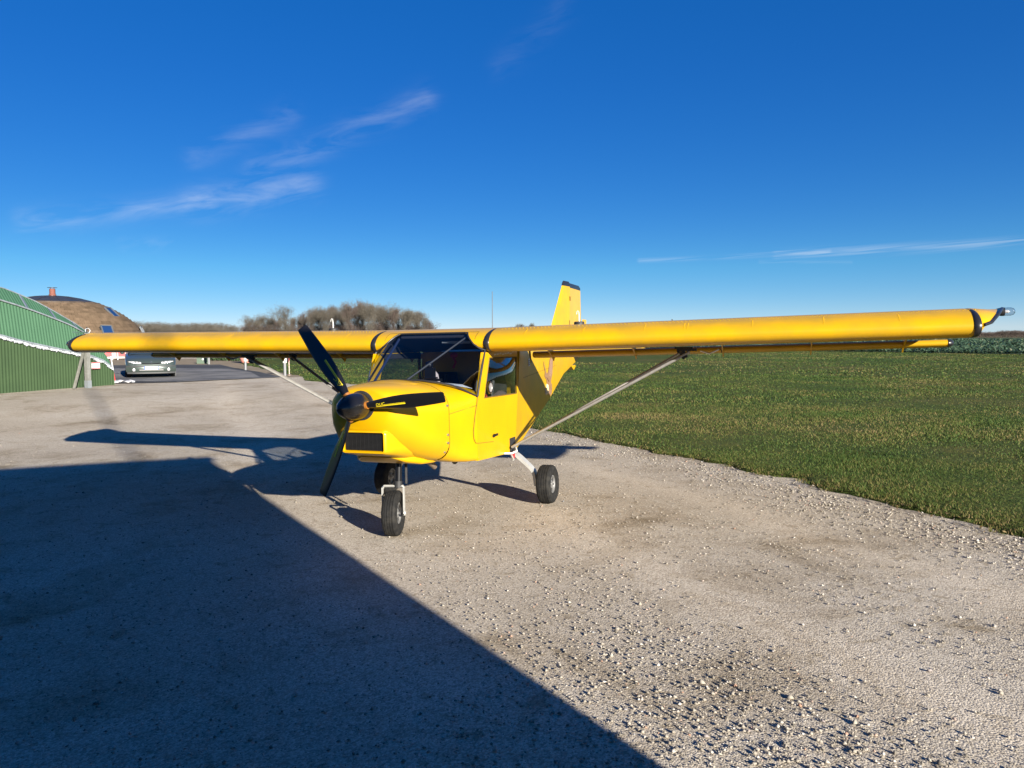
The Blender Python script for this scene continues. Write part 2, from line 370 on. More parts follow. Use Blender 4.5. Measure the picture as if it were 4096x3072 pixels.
def loose_stones():
    # stones strewn over the apron, thick in drifts near the grass edge and in the foreground
    n = 300000
    d = 1.2+rng.random(n)**1.3*17; a = YAW+(rng.random(n)-.5)*1.5
    x = CAM[0]+np.sin(a)*d; y = CAM[1]+np.cos(a)*d
    ed = EP[::6]
    # signed distance to the grass edge along the outward direction (negative on the apron)
    dn = np.full(n, 1e9); sgn = np.zeros(n)
    for p in ed:
        q = (x-p[0])**2+(y-p[1])**2; k = q < dn; dn[k] = q[k]; sgn[k] = (x[k]-p[0])*OUT[0]+(y[k]-p[1])*OUT[1]
    s = np.sqrt(dn)*np.sign(sgn)
    drift = np.clip((fbm(x*.45+.3*y, y*.25, 41, 3)-.46)*4.5, 0, 1)*np.clip((x+.5)/3, .10, 1)
    rim = np.exp(-((s+.45)/.5)**2)
    qq = .73*x+.68*y; trk = np.exp(-((qq-2.35)/.35)**2)+np.exp(-((qq-.75)/.38)**2)+.8*np.exp(-((qq+1.2)/.5)**2)
    pr = (.08+.32*drift)*(1-.75*np.clip(trk, 0, 1))+.7*rim*np.clip((x+6)/6, .3, 1)
    keep = (s < .12) & (rng.random(n) < pr*np.clip(1.35-d/13, 0, 1)) & ~((y > 13) & (x < -15))
    x, y, d, s, drift, rim = [t[keep] for t in (x, y, d, s, drift, rim)]; n = len(x)
    r = .0026+.0065*rng.random(n)**3*(1+.4*drift+.9*rim)+.010*rng.random(n)*(rng.random(n) < .022)+.0003*d
    base = np.array([(1, 0, 0), (0, 1, 0), (-1, 0, 0), (0, -1, 0), (.1, .1, .8), (.35, -.3, .55), (0, 0, -.5)])
    tri = np.array([(0, 1, 4), (1, 2, 4), (2, 3, 5), (3, 0, 5), (0, 4, 5), (2, 5, 4), (1, 0, 6), (2, 1, 6), (3, 2, 6), (0, 3, 6)])
    V = base[None]*(1+(rng.random((n, 7, 3))-.5)*.75); th = rng.random(n)*6.283; c, si = np.cos(th), np.sin(th)
    V = np.stack([V[..., 0]*c[:, None]-V[..., 1]*si[:, None]*.8, V[..., 0]*si[:, None]+V[..., 1]*c[:, None]*.8, V[..., 2]], -1)*r[:, None, None]
    V[..., 2] *= (.55+.6*rng.random(n))[:, None]
    V += np.stack([x, y, H(x, y)+(fbm(x*.5, y*.5, 3)-.5)*.025+.1*r], -1)[:, None, :]
    F = (tri[None]+np.arange(n)[:, None, None]*7).reshape(-1, 3)
    t = np.repeat(rng.random(n), 7)
    me = npmesh('loose_gravel', V.reshape(-1, 3), F, t)
    tintmat('stones', [(0, (.115, .103, .083)), (.4, (.225, .20, .162)), (.8, (.31, .28, .235)), (.93, (.42, .395, .355)), (.96, (.30, .17, .11)), (1, (.2, .21, .22))], .9)
    o = obj('loose_gravel', me, 'stones')
    tag(o, 'loose pale limestone gravel strewn over the apron around the yellow aircraft', 'gravel', kind='stuff'); print('stones', n)
loose_stones()

def grass_blades():
    X = []; 
    for (d0, d1, dens, hh, ww) in ((4, 11, 2600, .030, .0029), (11, 19, 850, .032, .0052), (19, 33, 220, .036, .010), (33, 80, 30, .04, .026)):
        area = (d1**2-d0**2)/2*1.95; n = int(area*dens); d = np.sqrt(d0**2+(d1**2-d0**2)*rng.random(n)); a = YAW+.18+(rng.random(n)-.5)*1.95
        x = CAM[0]+np.sin(a)*d; y = CAM[1]+np.cos(a)*d
        X.append(np.stack([x, y, np.full(n, hh), np.full(n, ww)], -1))
    X = np.concatenate(X)
    x, y = X[:, 0], X[:, 1]; ed = EP[::5]; keep = np.zeros(len(x), bool); dn = np.full(len(x), 1e9); sg = np.zeros(len(x))
    for p in ed:
        q = (x-p[0])**2+(y-p[1])**2; k = q < dn; dn[k] = q[k]; sg[k] = (x[k]-p[0])*OUT[0]+(y[k]-p[1])*OUT[1]
    s = np.sqrt(dn)*np.sign(sg); far = np.hypot(x-CAM[0], y-CAM[1])
    patch = fbm(x*.9, y*.9, 61, 4)
    keep = (s > -.05-.25*(patch-.5)) & (rng.random(len(x)) < np.clip(.45+(patch-.25)*2.0, .35, 1)) & ((x > -3) | (far < 45))
    lim = 74.1-(x-7.8)*.475                                   # the crop starts behind this line
    keep &= (y < lim-.3)
    X = X[keep]; x, y, s, patch = x[keep], y[keep], s[keep], patch[keep]; n = len(x); print('blades', n)
    big = fbm(x*.22, y*.22, 71, 3)
    h = X[:, 2]*(.45+.9*rng.random(n))*(.7+.8*patch)*np.clip(.65+s*.8, .6, 1); w = X[:, 3]*(.6+.8*rng.random(n))
    th = rng.random(n)*6.283; ln = h*(.25+.9*rng.random(n)); lt = rng.random(n)*6.283
    z = H(x, y)+.03*np.clip(s/.25, 0, 1)+.005
    b = np.stack([x, y, z], -1); wd = np.stack([np.cos(th)*w, np.sin(th)*w, 0*w], -1)
    lean = np.stack([np.cos(lt)*ln, np.sin(lt)*ln, 0*ln], -1); up = np.zeros((n, 3)); up[:, 2] = h
    V = np.stack([b-wd, b+wd, b+up*.6+lean*.4+wd*.7, b+up*.6+lean*.4-wd*.7, b+up*.95+lean], 1).reshape(-1, 3)
    k = np.arange(n)[:, None]*5
    F = np.concatenate([k+np.array([0, 1, 2]), k+np.array([0, 2, 3]), k+np.array([3, 2, 4])], 0)
    t = np.clip(.17+.75*(big-.5)+.75*(fbm(x*.7, y*.7, 81, 4)-.45)+.58*rng.random(n)**1.4, 0, 1)
    dry = np.clip(1-s/.35, 0, 1)*(rng.random(n) < .5); t = np.clip(t+.4*dry, 0, 1)
    me = npmesh('grass', V, F, np.repeat(t, 5)); tintmat('blades', [(0, (.022, .054, .009)), (.3, (.043, .083, .012)), (.55, (.082, .107, .019)), (.75, (.135, .118, .036)), (.9, (.18, .134, .05)), (1, (.205, .15, .067))], .75, translucent=.25)
    # dead leaves and moss crumbs where turf meets gravel
    k = rng.integers(0, len(EP), 9000); P = EP[k]+rng.normal(0, .06, (9000, 2))+OUT*rng.normal(.0, .09, 9000)[:, None]; nn = len(P)
    ok = np.hypot(P[:, 0]-CAM[0], P[:, 1]-CAM[1]) < 26; P = P[ok]; nn = len(P); az = rng.random(nn)*6.283; sz = .006+.014*rng.random(nn)**2
    a_ = np.stack([np.cos(az), np.sin(az), rng.normal(0, .4, nn)], -1)*sz[:, None]; b_ = np.stack([-np.sin(az), np.cos(az), rng.normal(0, .4, nn)], -1)*sz[:, None]*.6
    c_ = np.column_stack([P, H(P[:, 0], P[:, 1])+.012+.02*rng.random(nn)]); V2 = np.stack([c_-a_, c_+b_, c_+a_, c_-b_], 1).reshape(-1, 3)
    tintmat('litter', [(0, (.025, .02, .012)), (.45, (.07, .045, .02)), (.75, (.15, .085, .03)), (.9, (.10, .11, .03)), (1, (.22, .16, .07))], .9)
    tag(obj('leaf_litter', npmesh('leaf_litter', V2, np.arange(4*nn).reshape(-1, 4), np.repeat(rng.random(nn), 4)), 'litter'), 'brown dead leaves and moss along the edge between gravel and grass', 'leaf litter', kind='stuff')
    tag(obj('grass', me, 'blades'), 'short rough winter grass of the airfield beside the gravel apron', 'grass', kind='stuff')
grass_blades()

# ================================================================ the aircraft (its own frame: +x its left wing, -y nose, z up)
AC = empty('light_aircraft'); AC.matrix_world = Matrix([list(r)+[0] for r in RA]+[[0, 0, 0, 1]])
tag(AC, 'yellow high-wing light aircraft with three-blade black propeller parked on the gravel', 'aircraft')

def sec(y, hw, zb, zs, zt, rb, n=40, rt=None):
    """closed fuselage section: flat bottom with corner radius rb, upright sides to zs, elliptic deck up to zt"""
    pts = []
    for k in range(7): t = k/6*math.pi/2; pts.append((hw-rb+rb*math.sin(t), zb+rb-rb*math.cos(t)))
    for k in range(1, 4): pts.append((hw, zb+rb+(zs-zb-rb)*k/4))
    for k in range(13):
        t = k/12*math.pi/2; e = .8; pts.append((hw*math.cos(t)**e, zs+(zt-zs)*math.sin(t)**e))
    full = [(x, y, z) for x, z in pts]+[(-x, y, z) for x, z in reversed(pts[:-1])]
    return full

# --- cowling
CW = [(-1.615, .235, .985, 1.16, 1.292, .16), (-1.595, .265, .955, 1.15, 1.305, .19), (-1.55, .315, .90, 1.13, 1.318, .21), (-1.47, .365, .83, 1.11, 1.328, .22), (-1.36, .41, .755, 1.09, 1.334, .22),
      (-1.22, .452, .695, 1.075, 1.338, .20), (-1.10, .478, .655, 1.07, 1.335, .19), (-1.005, .492, .64, 1.07, 1.33, .17)]
m = MB().loft([sec(*s) for s in CW], cap=True)
cowl = m.build('engine_cowling', 'yellow', AC, 50)
# raised bulge on the cowling top
m = MB(); secs = []
for y, hw, h in ((-1.50, .02, -.01), (-1.42, .12, .012), (-1.30, .20, .026), (-1.16, .235, .032), (-1.06, .235, .03), (-1.03, .225, -.02)):
    secs.append([(hw*math.sin(t)*(1 if abs(math.sin(t)) < .9 else 1.04)+.02, y, 1.318+.012*(y+1.5)+h*max(0, math.cos(t))**.45-(.10*(hw*math.sin(t))**2*4 if True else 0)-.006) for t in [math.pi*(k/16-.5) for k in range(17)]])
m.loft(secs, closed=False, cap=False); m.build('cowling_bulge', 'yellow', cowl, 60)
# chin scoop round the radiator
m = MB(); secs = []
def rrect(y, x0, x1, z0, z1, r, n=6):
    P = []
    for cx, cz, a in ((x1-r, z1-r, 0), (x0+r, z1-r, 90), (x0+r, z0+r, 180), (x1-r, z0+r, 270)):
        for k in range(n+1): t = R_(a+90*k/n); P.append((cx+r*math.cos(t), y, cz+r*math.sin(t)))
    return P
for y, x0, x1, z0, z1, r in ((-1.50, -.175, .178, .80, .938, .012), (-1.598, -.178, .182, .797, .942, .014), (-1.608, -.184, .188, .791, .948, .018), (-1.606, -.196, .20, .780, .958, .028), (-1.585, -.206, .213, .770, .967, .04),
        (-1.48, -.225, .255, .745, .985, .07), (-1.33, -.27, .30, .705, .98, .10), (-1.15, -.31, .33, .665, .95, .12), (-1.0, -.31, .31, .645, .9, .12)):
    secs.append(rrect(y, x0, x1, z0, z1, r))
m.loft(secs, cap=False); chin = m.build('chin_scoop', 'yellow', cowl, 50)
rad = MB().box((.002, -1.570, .87), (.355, .02, .14)).build('radiator', 'grille', AC)
m = MB()
for k in range(15): m.box((.002, -1.585, .805+k*.0093), (.345, .016, .0022))
tag(m.build('radiator_fins', mat('fin_grey', (.007, .007, .008), .7, 0), rad), kind='stuff')
m = MB()
for k in range(9): m.box((-.15+k*.038, -1.583, .87), (.002, .006, .134))
tag(m.build('radiator_fins', 'fin_grey', rad), kind='stuff')
# lower lip fairing behind the scoop
m = MB(); secs = []
for y, hw, z0, z1 in ((-1.40, .15, .715, .74), (-1.30, .24, .665, .73), (-1.15, .31, .628, .72), (-1.0, .335, .615, .70), (-.93, .335, .615, .66)):
    secs.append(rrect(y, -hw, hw, z0, z1, min(.03, (z1-z0)/2.2)))
m.loft(secs); m.build('lower_cowl_fairing', 'yellow', cowl, 50)
# dark ring gap behind the spinner
MB().lathe([(.02, -1.622), (.118, -1.624), (.125, -1.60)], (0, 0, 1.166), 'y', 28).build('nose_gap', 'black_matt', cowl)
# cowl seam and camlocs
def strip_on_section(y0, y1, P, grow):
    a = sec(y0, *P, n=40); b = sec(y1, *P, n=40)
    c = (0, 0, .95)
    g = lambda q, yy: [(x*(1+grow), yy, c[2]+(z-c[2])*(1+grow)) for x, _, z in q]
    return MB().loft([g(a, y0), g(b, y1)], cap=False)
strip_on_section(-1.006, -1.0, (.492, .64, 1.07, 1.33, .17), .004).build('cowl_seam', 'seam', cowl)
for z, dx in ((1.20, -.035), (1.12, -.001), (.87, 0), (.80, .0), (.72, -.035)):
    MB().lathe([(0, .006), (.009, .005), (.011, -.004)], (.492+dx, -1.03, z), 'x', 10).build('fastener', 'steel', cowl)
m = MB(); m.tube([(.4955, -1.0, 1.045), (.502, -.95, 1.05), (.553, -.66, 1.075), (.5735, -.56, 1.085)], .0022, 5); m.build('panel_line', 'seam', AC)

# --- forward fuselage and deck
FW = [(-1.0, .492, .64, 1.07, 1.33, .15), (-.85, .52, .605, 1.08, 1.325, .09), (-.7, .548, .585, 1.10, 1.312, .05), (-.56, .568, .575, 1.135, 1.295, .03)]
body = MB().loft([sec(*s) for s in FW], cap=False).build('forward_fuselage', 'yellow', AC, 50)
# deck continues under the glass
secs = []
for y, hw, zs, zt in ((-.56, .566, 1.135, 1.295), (-.50, .566, 1.14, 1.285), (-.44, .564, 1.14, 1.27)):
    secs.append([(hw*math.cos(t)*1., y, zs+(zt-zs)*math.sin(t)**.8) for t in [math.pi*k/24 for k in range(25)]])
MB().loft(secs, closed=False, cap=False).build('glareshield', 'yellow', body, 50)

# --- cabin sides with window openings
def side_pt(s, y, z): return (s*.57, y, z)
for s in (1, -1):
    Q = lambda *yz: [side_pt(s, y, z) for y, z in yz]
    off = (-s*.012, 0, 0)
    A0, A1 = (-.545, 1.16), (-.405, 1.562); W1, W2, W3, W4 = (-.218, 1.508), (.568, 1.496), (.548, 1.116), (-.372, 1.138)
    B0, B1 = (.60, 1.562), (.592, 1.108)
    m = MB()
    m.poly(Q((-.56, 1.12), A0, W4, W3, B1, (.475, .512), (-.56, .575)), off)
    cab = m.build('cabin_side', 'yellow', AC, 20)
    m = MB(); m.poly(Q(A0, W4, W1, A1), off); m.poly(Q(A1, W1, W2, B0), off); m.poly(Q(B0, W2, W3, B1), off)
    dr = m.build('door_frame', 'yellow', AC, 20)
    # dark trim inside
    qi = lambda *yz: [(s*.555, y, z) for y, z in yz]; m = MB()
    for P_ in (((-.50, 1.14), W4, W3, (.58, 1.108), (.47, .56), (-.50, .60)), (W1, W2, (.59, 1.556), (-.30, 1.556)), (W2, W3, (.585, 1.11), (.595, 1.556))): m.poly(qi(*P_), (-s*.004, 0, 0))
    m.build('inner_trim', 'cabin_dark', dr, smooth=False)
    # pane, slightly bulged
    secs = []
    for i in range(9):
        u = i/8; q = []
        for j in range(9):
            v = j/8; y = (W4[0]*(1-u)+W3[0]*u)*(1-v)+(W1[0]*(1-u)+W2[0]*u)*v; z = (W4[1]*(1-u)+W3[1]*u)*(1-v)+(W1[1]*(1-u)+W2[1]*u)*v
            q.append((s*(.566+.05*(1-(2*u-1)**2)*(1-(2*v-1)**2)), y, z))
        secs.append(q)
    MB().loft(secs, closed=False, cap=False).build('door_window', 'window_glass', dr, 60)
    # rubber rim of the window
    m = MB(); m.tube(Q(W1, W2, W3, W4, W1), .006, 6); m.build('window_seal', 'seam', dr)
    # door outline
    x = s*.5715
    pts = [(-.43, 1.50), (-.47, 1.36), (-.56, 1.12), (-.605, .98), (-.635, .86), (-.632, .79), (-.60, .745), (-.55, .735), (-.15, .70)]
    m = MB(); m.tube([(s*(.5715 if y > -.56 else .5715-(-.56-y)*.14+.004), y, z) for y, z in pts], .0026, 5); m.build('door_seam', 'seam', dr)
    # latch
    m = MB(); m.blob((s*.577, -.15, .756), .024, 0, 2, (.5, 1.4, .75)); m.box((s*.588, -.115, .762), (.012, .07, .022)); m.build('door_handle', 'black_gloss', dr)
    # air scoop in the pane
    if s == 1:
        m = MB(); m.lathe([(.045, .006), (.052, .012), (.06, .006), (.06, -.01)], (.604, -.30, 1.232), 'x', 20); m.build('air_vent', 'lens_clear', dr)
        m = MB(); m.lathe([(0, .0), (.040, .002), (.044, .008)], (.603, -.30, 1.232), 'x', 20); m.build('air_vent', mat('vent_grey', (.18, .17, .17), .4), dr)
# belly
MB().poly([(-.558, -.56, .575), (.558, -.56, .575), (.558, .475, .512), (-.558, .475, .512)], (0, 0, .006)).build('belly_panel', 'yellow', AC)

# --- rear fuselage
def tail(y):
    ys = [.475, 2.45, 3.6, 5.35]; zb = np.interp(y, ys, [.512, .90, 1.175, 1.385]); hw = .57-.104*(y-.5); zt = np.interp(y, [.475, .62, 1.0, 5.35], [1.10, 1.56, 1.60, 1.56]); return hw, float(zb), float(zt)
secs = []
for y in (.475, .60, .9, 1.3, 1.8, 2.45, 3.0, 3.6, 4.4, 5.35):
    hw, zb, zt = tail(y); hw = min(hw, .57) if y > .5 else .57; r = .012 if y < 1 else .018
    if y < .55:       # raked joint line with the cabin
        q = rrect(0, -hw, hw, .512, 1.56, r); q = [(px, .475+(pz-.512)*.2*(1 if pz < 1.2 else 1), pz) for px, _, pz in q]
    elif y < .65: continue
    else: q = rrect(y, -hw, hw, zb, zt, r)
    secs.append(q)
rear = MB().loft(secs).build('rear_fuselage', 'yellow_dusty', AC, 40)
m = MB()
for y in (1.15, 1.75, 2.35, 2.95, 3.6):
    hw, zb, zt = tail(y)
    for k in range(18): m.lathe([(0, .0022), (.0035, .0018), (.005, 0)], (hw+.0003, y, zb+.05+(zt-zb-.1)*k/17), 'x', 6)
tag(m.build('rivets', 'yellow', rear), kind='stuff')
m = MB()
for y in (1.9, 2.05):
    hw, zb, zt = tail(y)
m.tube([(tail(.9)[0]+.001, .9, 1.26), (tail(3.0)[0]+.001, 3.0, 1.33)], .0018, 4); m.build('panel_line', 'seam', rear)
# bird of prey decal on the flank
def fl(pts, d=.0035): return [(.57-.104*(y-.5)+d, y, z) for y, z in pts]
E1 = [(2.49, 1.42), (2.56, 1.44), (2.66, 1.45), (2.73, 1.43), (2.715, 1.36), (2.70, 1.30), (2.665, 1.22), (2.60, 1.16), (2.555, 1.12), (2.63, 1.085), (2.635, 1.03), (2.61, .985), (2.56, .952), (2.49, .945), (2.43, .965), (2.39, .995), (2.40, 1.05), (2.41, 1.095), (2.33, 1.10), (2.27, 1.12), (2.24, 1.17), (2.16, 1.20), (2.13, 1.225), (2.15, 1.27), (2.20, 1.285), (2.28, 1.245), (2.36, 1.26), (2.44, 1.34)]
dec = MB().poly(fl(E1)).build('bird_decal', 'decal_brown', AC, smooth=False)
MB().poly(fl([(2.16, 1.27), (2.12, 1.31), (2.075, 1.36), (2.06, 1.41), (2.085, 1.40), (2.10, 1.37), (2.125, 1.365), (2.14, 1.33), (2.175, 1.32), (2.215, 1.27)], .0045)).build('bird_decal', 'decal_brown', AC, smooth=False)
m = MB()
for a, b in (((2.50, 1.40), (2.46, 1.20)), ((2.58, 1.42), (2.53, 1.20)), ((2.64, 1.42), (2.60, 1.22)), ((2.45, 1.07), (2.45, .98)), ((2.53, 1.06), (2.55, .98)), ((2.25, 1.20), (2.40, 1.14))):
    m.tube([fl([a], .005)[0], fl([b], .005)[0]], .006, 4)
tag(m.build('bird_markings', 'decal_brown_dark', dec), kind='stuff')
m = MB()
for a, b in (((2.27, 1.11), (2.22, 1.05)), ((2.22, 1.05), (2.12, 1.04)), ((2.22, 1.05), (2.16, .99)), ((2.22, 1.05), (2.24, .975)), ((2.32, 1.10), (2.33, 1.03)), ((2.33, 1.03), (2.28, .99)), ((2.33, 1.03), (2.36, .98))):
    m.tube([fl([a], .004)[0], fl([b], .004)[0]], .010, 4)
tag(m.build('bird_feet', 'decal_cream', dec), kind='stuff')
m = MB(); m.poly(fl([(1.18, 1.46), (1.25, 1.465), (1.255, 1.38), (1.185, 1.375)], .004)); stk = m.build('placard', 'white', AC, smooth=False)
m = MB()
for z in (1.445, 1.42, 1.40): m.poly(fl([(1.195, z), (1.24, z+.002), (1.24, z-.009), (1.195, z-.011)], .0055))
m.build('placard_print', 'black_matt', stk, smooth=False)

# --- wing
AFU = [(.92, 1.655), (.7, 1.712), (.45, 1.765), (.2, 1.795), (.05, 1.797), (-.08, 1.787), (-.18, 1.768), (-.26, 1.741), (-.315, 1.709), (-.347, 1.675)]
AFL = [(-.357, 1.648), (-.350, 1.618), (-.325, 1.592), (-.28, 1.575), (-.2, 1.565), (0, 1.560), (.3, 1.566), (.6, 1.588), (.92, 1.643)]
def smoothpoly(P, n=3):
    P = np.array(P, float)
    out = []
    for i in range(len(P)-1):
        p0 = P[max(i-1, 0)]; p1 = P[i]; p2 = P[i+1]; p3 = P[min(i+2, len(P)-1)]
        for k in range(n):
            t = k/n; out.append(.5*((2*p1)+(-p0+p2)*t+(2*p0-5*p1+4*p2-p3)*t*t+(-p0+3*p1-3*p2+p3)*t**3))
    out.append(P[-1]); return out
AF = smoothpoly(AFU+AFL, 3)
DIH = .0148
def af(x, zscale=1): return [(x, p[0], p[1]+DIH*(abs(x)-.576)) for p in AF]
for s in (1, -1):
    m = MB().loft([af(s*x) for x in (.600, 1.2, 2.0, 2.8, 3.6, 4.2, 4.552)])
    wg = m.build('wing', 'yellow_dusty', AC, 40)
    # black crescent fairings at root and tip of the leading edge
    for x0, x1, fat in ((.568, .622, 1), (4.549, 4.599, 1)):
        secs = []
        idx = [i for i, p in enumerate(AF) if p[0] < -.06]
        for i in idx:
            p = AF[i]; u = (i-idx[0])/(len(idx)-1); wdt = math.sin(math.pi*min(1, max(0, u*1.02)))**.8; cz = 1.66
            n = np.array([p[0]+.16, (p[1]-cz)*1.6]); n /= np.linalg.norm(n)+1e-9; g = .013*wdt
            xm = (x0+x1)/2; hw_ = (x1-x0)/2*(.25+.75*wdt)
            q = []
            for k in range(8):
                t = 2*math.pi*k/8; e = g*(.4+.6*math.cos(t)); q.append((s*(xm+hw_*math.sin(t)), p[0]+n[0]*e, p[1]+n[1]*e+DIH*(xm-.576)))
            secs.append(q)
        m = MB().loft(secs); m.build('leading_edge_fairing', 'tip_edge', wg, 60)
    # raked tip
    secs = [af(s*4.587)]
    for k in range(1, 9):
        u = k/8; q = []
        for i, p in enumerate(AF):
            y = p[0]; top = i <= len(AFU)*3-2
            outb = np.interp(y, [-.36, -.30, -.1, .3, .75, .92], [.02, .085, .18, .30, .37, .37])
            zt = np.interp(y, [-.36, -.1, .3, .75, .92], [1.655, 1.742, 1.79, 1.782, 1.776])
            zz = p[1]*(1-u)+zt*u if not top else p[1]+(zt-p[1])*u**1.5
            if not top: zz = p[1]+(zt-p[1])*math.sin(u*math.pi/2)**1.2
            q.append((s*(4.587+outb*u), y, zz+DIH*(4.587+outb*u-.576)))
        secs.append(q)
    tip = MB().loft(secs, cap=True).build('wing_tip', 'yellow', AC, 50)
    m = MB(); pts = []
    for y in np.linspace(-.355, .9, 24):
        outb = np.interp(y, [-.36, -.30, -.1, .3, .75, .92], [.02, .085, .18, .30, .37, .37]); zt = np.interp(y, [-.36, -.1, .3, .75, .92], [1.655, 1.742, 1.79, 1.782, 1.776])
        pts.append((s*(4.587+outb), y, zt+DIH*(4.587+outb-.576)))
    m.tube(pts, [.013]*24, 8); m.build('tip_edge_strip', 'tip_edge', tip, 60)
    m = MB(); zc = 1.77+DIH*4.3
    m.lathe([(.025, -.05), (.037, -.01), (.036, .012)], (s*4.945, .52, zc), 'x', 16) if s == 1 else m.lathe([(.025, .05), (.037, .01), (.036, -.012)], (s*4.945, .52, zc), 'x', 16)
    lb = m.build('light_base', 'tip_edge', tip)
    MB().lathe([(.034, 0), (.034, s*.06), (.027, s*.08), (.012, s*.09), (0, s*.092)], (s*4.945, .52, zc), 'x', 16).build('strobe_light', 'lens_clear', tip)
    MB().lathe([(.012, 0), (.014, s*.04), (0, s*.055)], (s*4.945, .52, zc), 'x', 10).build('strobe_bulb', 'white', tip)
    # flaperon: its own little aerofoil below and behind the trailing edge
    FA = [(1.30, 1.470), (1.15, 1.512), (1.02, 1.540), (.95, 1.545), (.915, 1.530), (.905, 1.508), (.92, 1.488), (.97, 1.476), (1.08, 1.472), (1.2, 1.468)]
    FS = smoothpoly(FA+[FA[0]], 2)[:-1]
    for a, b in ((.64, 2.62), (2.64, 4.62)):
        m = MB().loft([[(s*x, p[0], p[1]+DIH*(x-.576)) for p in FS] for x in (a, b)])
        fp = m.build('flaperon', 'yellow_dusty', AC, 50)
    MB().loft([[(s*x, 1.06+(p[0]-1.06)*k, 1.508+(p[1]-1.508)*k+DIH*(x-.576)) for p in FS] for x, k in ((4.622, 1.04), (4.65, 1.0), (4.675, .55))]).build('flaperon_cap', 'tip_edge', fp, 60)
    for x in (.85, 1.75, 2.63, 3.45, 4.25):
        z = 1.60+DIH*(x-.576); m = MB()
        m.poly([(s*x, .72, z+.01), (s*x, 1.02, z-.07), (s*x, 1.04, z-.10), (s*x, .985, z-.165), (s*x, .93, z-.12), (s*x, .70, z-.015)], (s*.012, 0, 0))
        m.build('flaperon_hinge', 'yellow', AC, 20)
    # rivets in rows along and across the wing
    m = MB()
    def riv(x, y):
        top = [p for p in AF[:29]]; ys = [p[0] for p in top]; zs = [p[1] for p in top]
        z = float(np.interp(-y, [-q for q in ys], zs))+DIH*(x-.576); m.blob((s*x, y, z), .0062, 0, 1, (1, 1, .6))
    for k in range(110): riv(.68+k*.0358, -.15); 
    for k in range(110): riv(.70+k*.0358, -.115)
    for x in (.95, 1.5, 2.05, 2.39, 2.42, 2.95, 3.5, 4.05): 
        for k in range(7): riv(x, -.20-.018*k)
    tag(m.build('rivets', 'yellow', wg), kind='stuff')
    # fuel cap with bent vent pipe
    xf = 1.345 if s == 1 else 1.40; zf = 1.797+DIH*(xf-.576)
    fc = MB().lathe([(0, .032), (.044, .030), (.05, .022), (.05, -.006)], (s*xf, .2, zf), 'z', 18).build('fuel_cap', 'black_matt', AC)
    m = MB(); m.tube([(s*xf, .2, zf+.02), (s*xf, .2, zf+.085), (s*xf-.004, .2, zf+.125), (s*xf-.012, .198, zf+.135), (s*xf-.02, .195, zf+.125), (s*xf-.022, .19, zf+.10)], [.006, .006, .004, .003, .003, .003], 8); m.build('vent_pipe', 'white', fc)
    # struts
    zt = 1.548; lo = (s*.60, .31, .585)
    def strut(top, name, w=.024):
        m = MB(); a = Vector(lo); b = Vector(top); d = (b-a).normalized(); c = d.cross(Vector((0, 1, 0))).normalized(); e = Vector((0, 1, 0))
        sc = []
        for p in (a, b):
            sc.append([p+e*math.cos(t)*w*1.5+c*math.sin(t)*w*.62 for t in [2*math.pi*k/14 for k in range(14)]])
        m.loft(sc); return m.build(name, 'strutgrey', AC, 60)
    st = strut((s*2.40, .03, 1.535), 'wing_strut', .026)
    strut((s*2.30, .66, 1.545), 'wing_strut', .020)
    for (x, y, z) in ((2.40, .03, 1.55), (2.30, .66, 1.56)):
        m = MB(); m.box((s*(x-.02), y, z+.005), (.17, .05, .022)); m.box((s*(x-.05), y, z-.04), (.05, .036, .07), Matrix.Rotation(-s*.5, 3, 'Y')); m.build('strut_fitting', 'black_matt', AC)
    m = MB(); m.tube([(s*2.50, .02, 1.545), (s*2.58, .0, 1.52), (s*2.66, -.01, 1.555)], .009, 6); m.build('tie_down_ring', 'steel', wg)
    # black gusset, hose and step at the strut foot
    m = MB(); m.box((s*.574, .385, .585), (.014, .15, .17)); gus = m.build('strut_gusset', 'black_matt', AC)
    m = MB(); m.tube([(s*.56, .15, .54), (s*.63, .20, .535), (s*.66, .27, .55), (s*.62, .36, .57)], .010, 6); m.build('brake_hose', 'white', gus)
    m = MB(); m.box((s*.60, .33, .50), (.03, .03, .06)); m.build('red_tag', 'red_cloth', gus)
    m = MB(); m.tube([(s*.58, .33, .50), (s*.62, .28, .455)], .012, 6); m.build('step_bracket', 'alu', gus)
    # main gear leg and wheel
    m = MB(); P = [(.40, .505), (.52, .502), (.585, .49), (.635, .455), (.70, .40), (.755, .35), (.785, .30), (.80, .22), (.805, .17)]
    P = smoothpoly(P, 3); secs = []
    for i, p in enumerate(P):
        a = P[max(0, i-1)]; b = P[min(len(P)-1, i+1)]; d = np.array(b)-np.array(a); d /= np.linalg.norm(d); n = np.array([-d[1], d[0]])
        w = .060-.022*i/len(P); tk = .014
        secs.append([(s*(p[0]+n[0]*e*tk), .4543+f_*w, p[1]+n[1]*e*tk) for e, f_ in ((1, -1), (1, 1), (-1, 1), (-1, -1))])
    leg = m.loft(secs).build('main_gear_leg', 'alu', AC, 30)

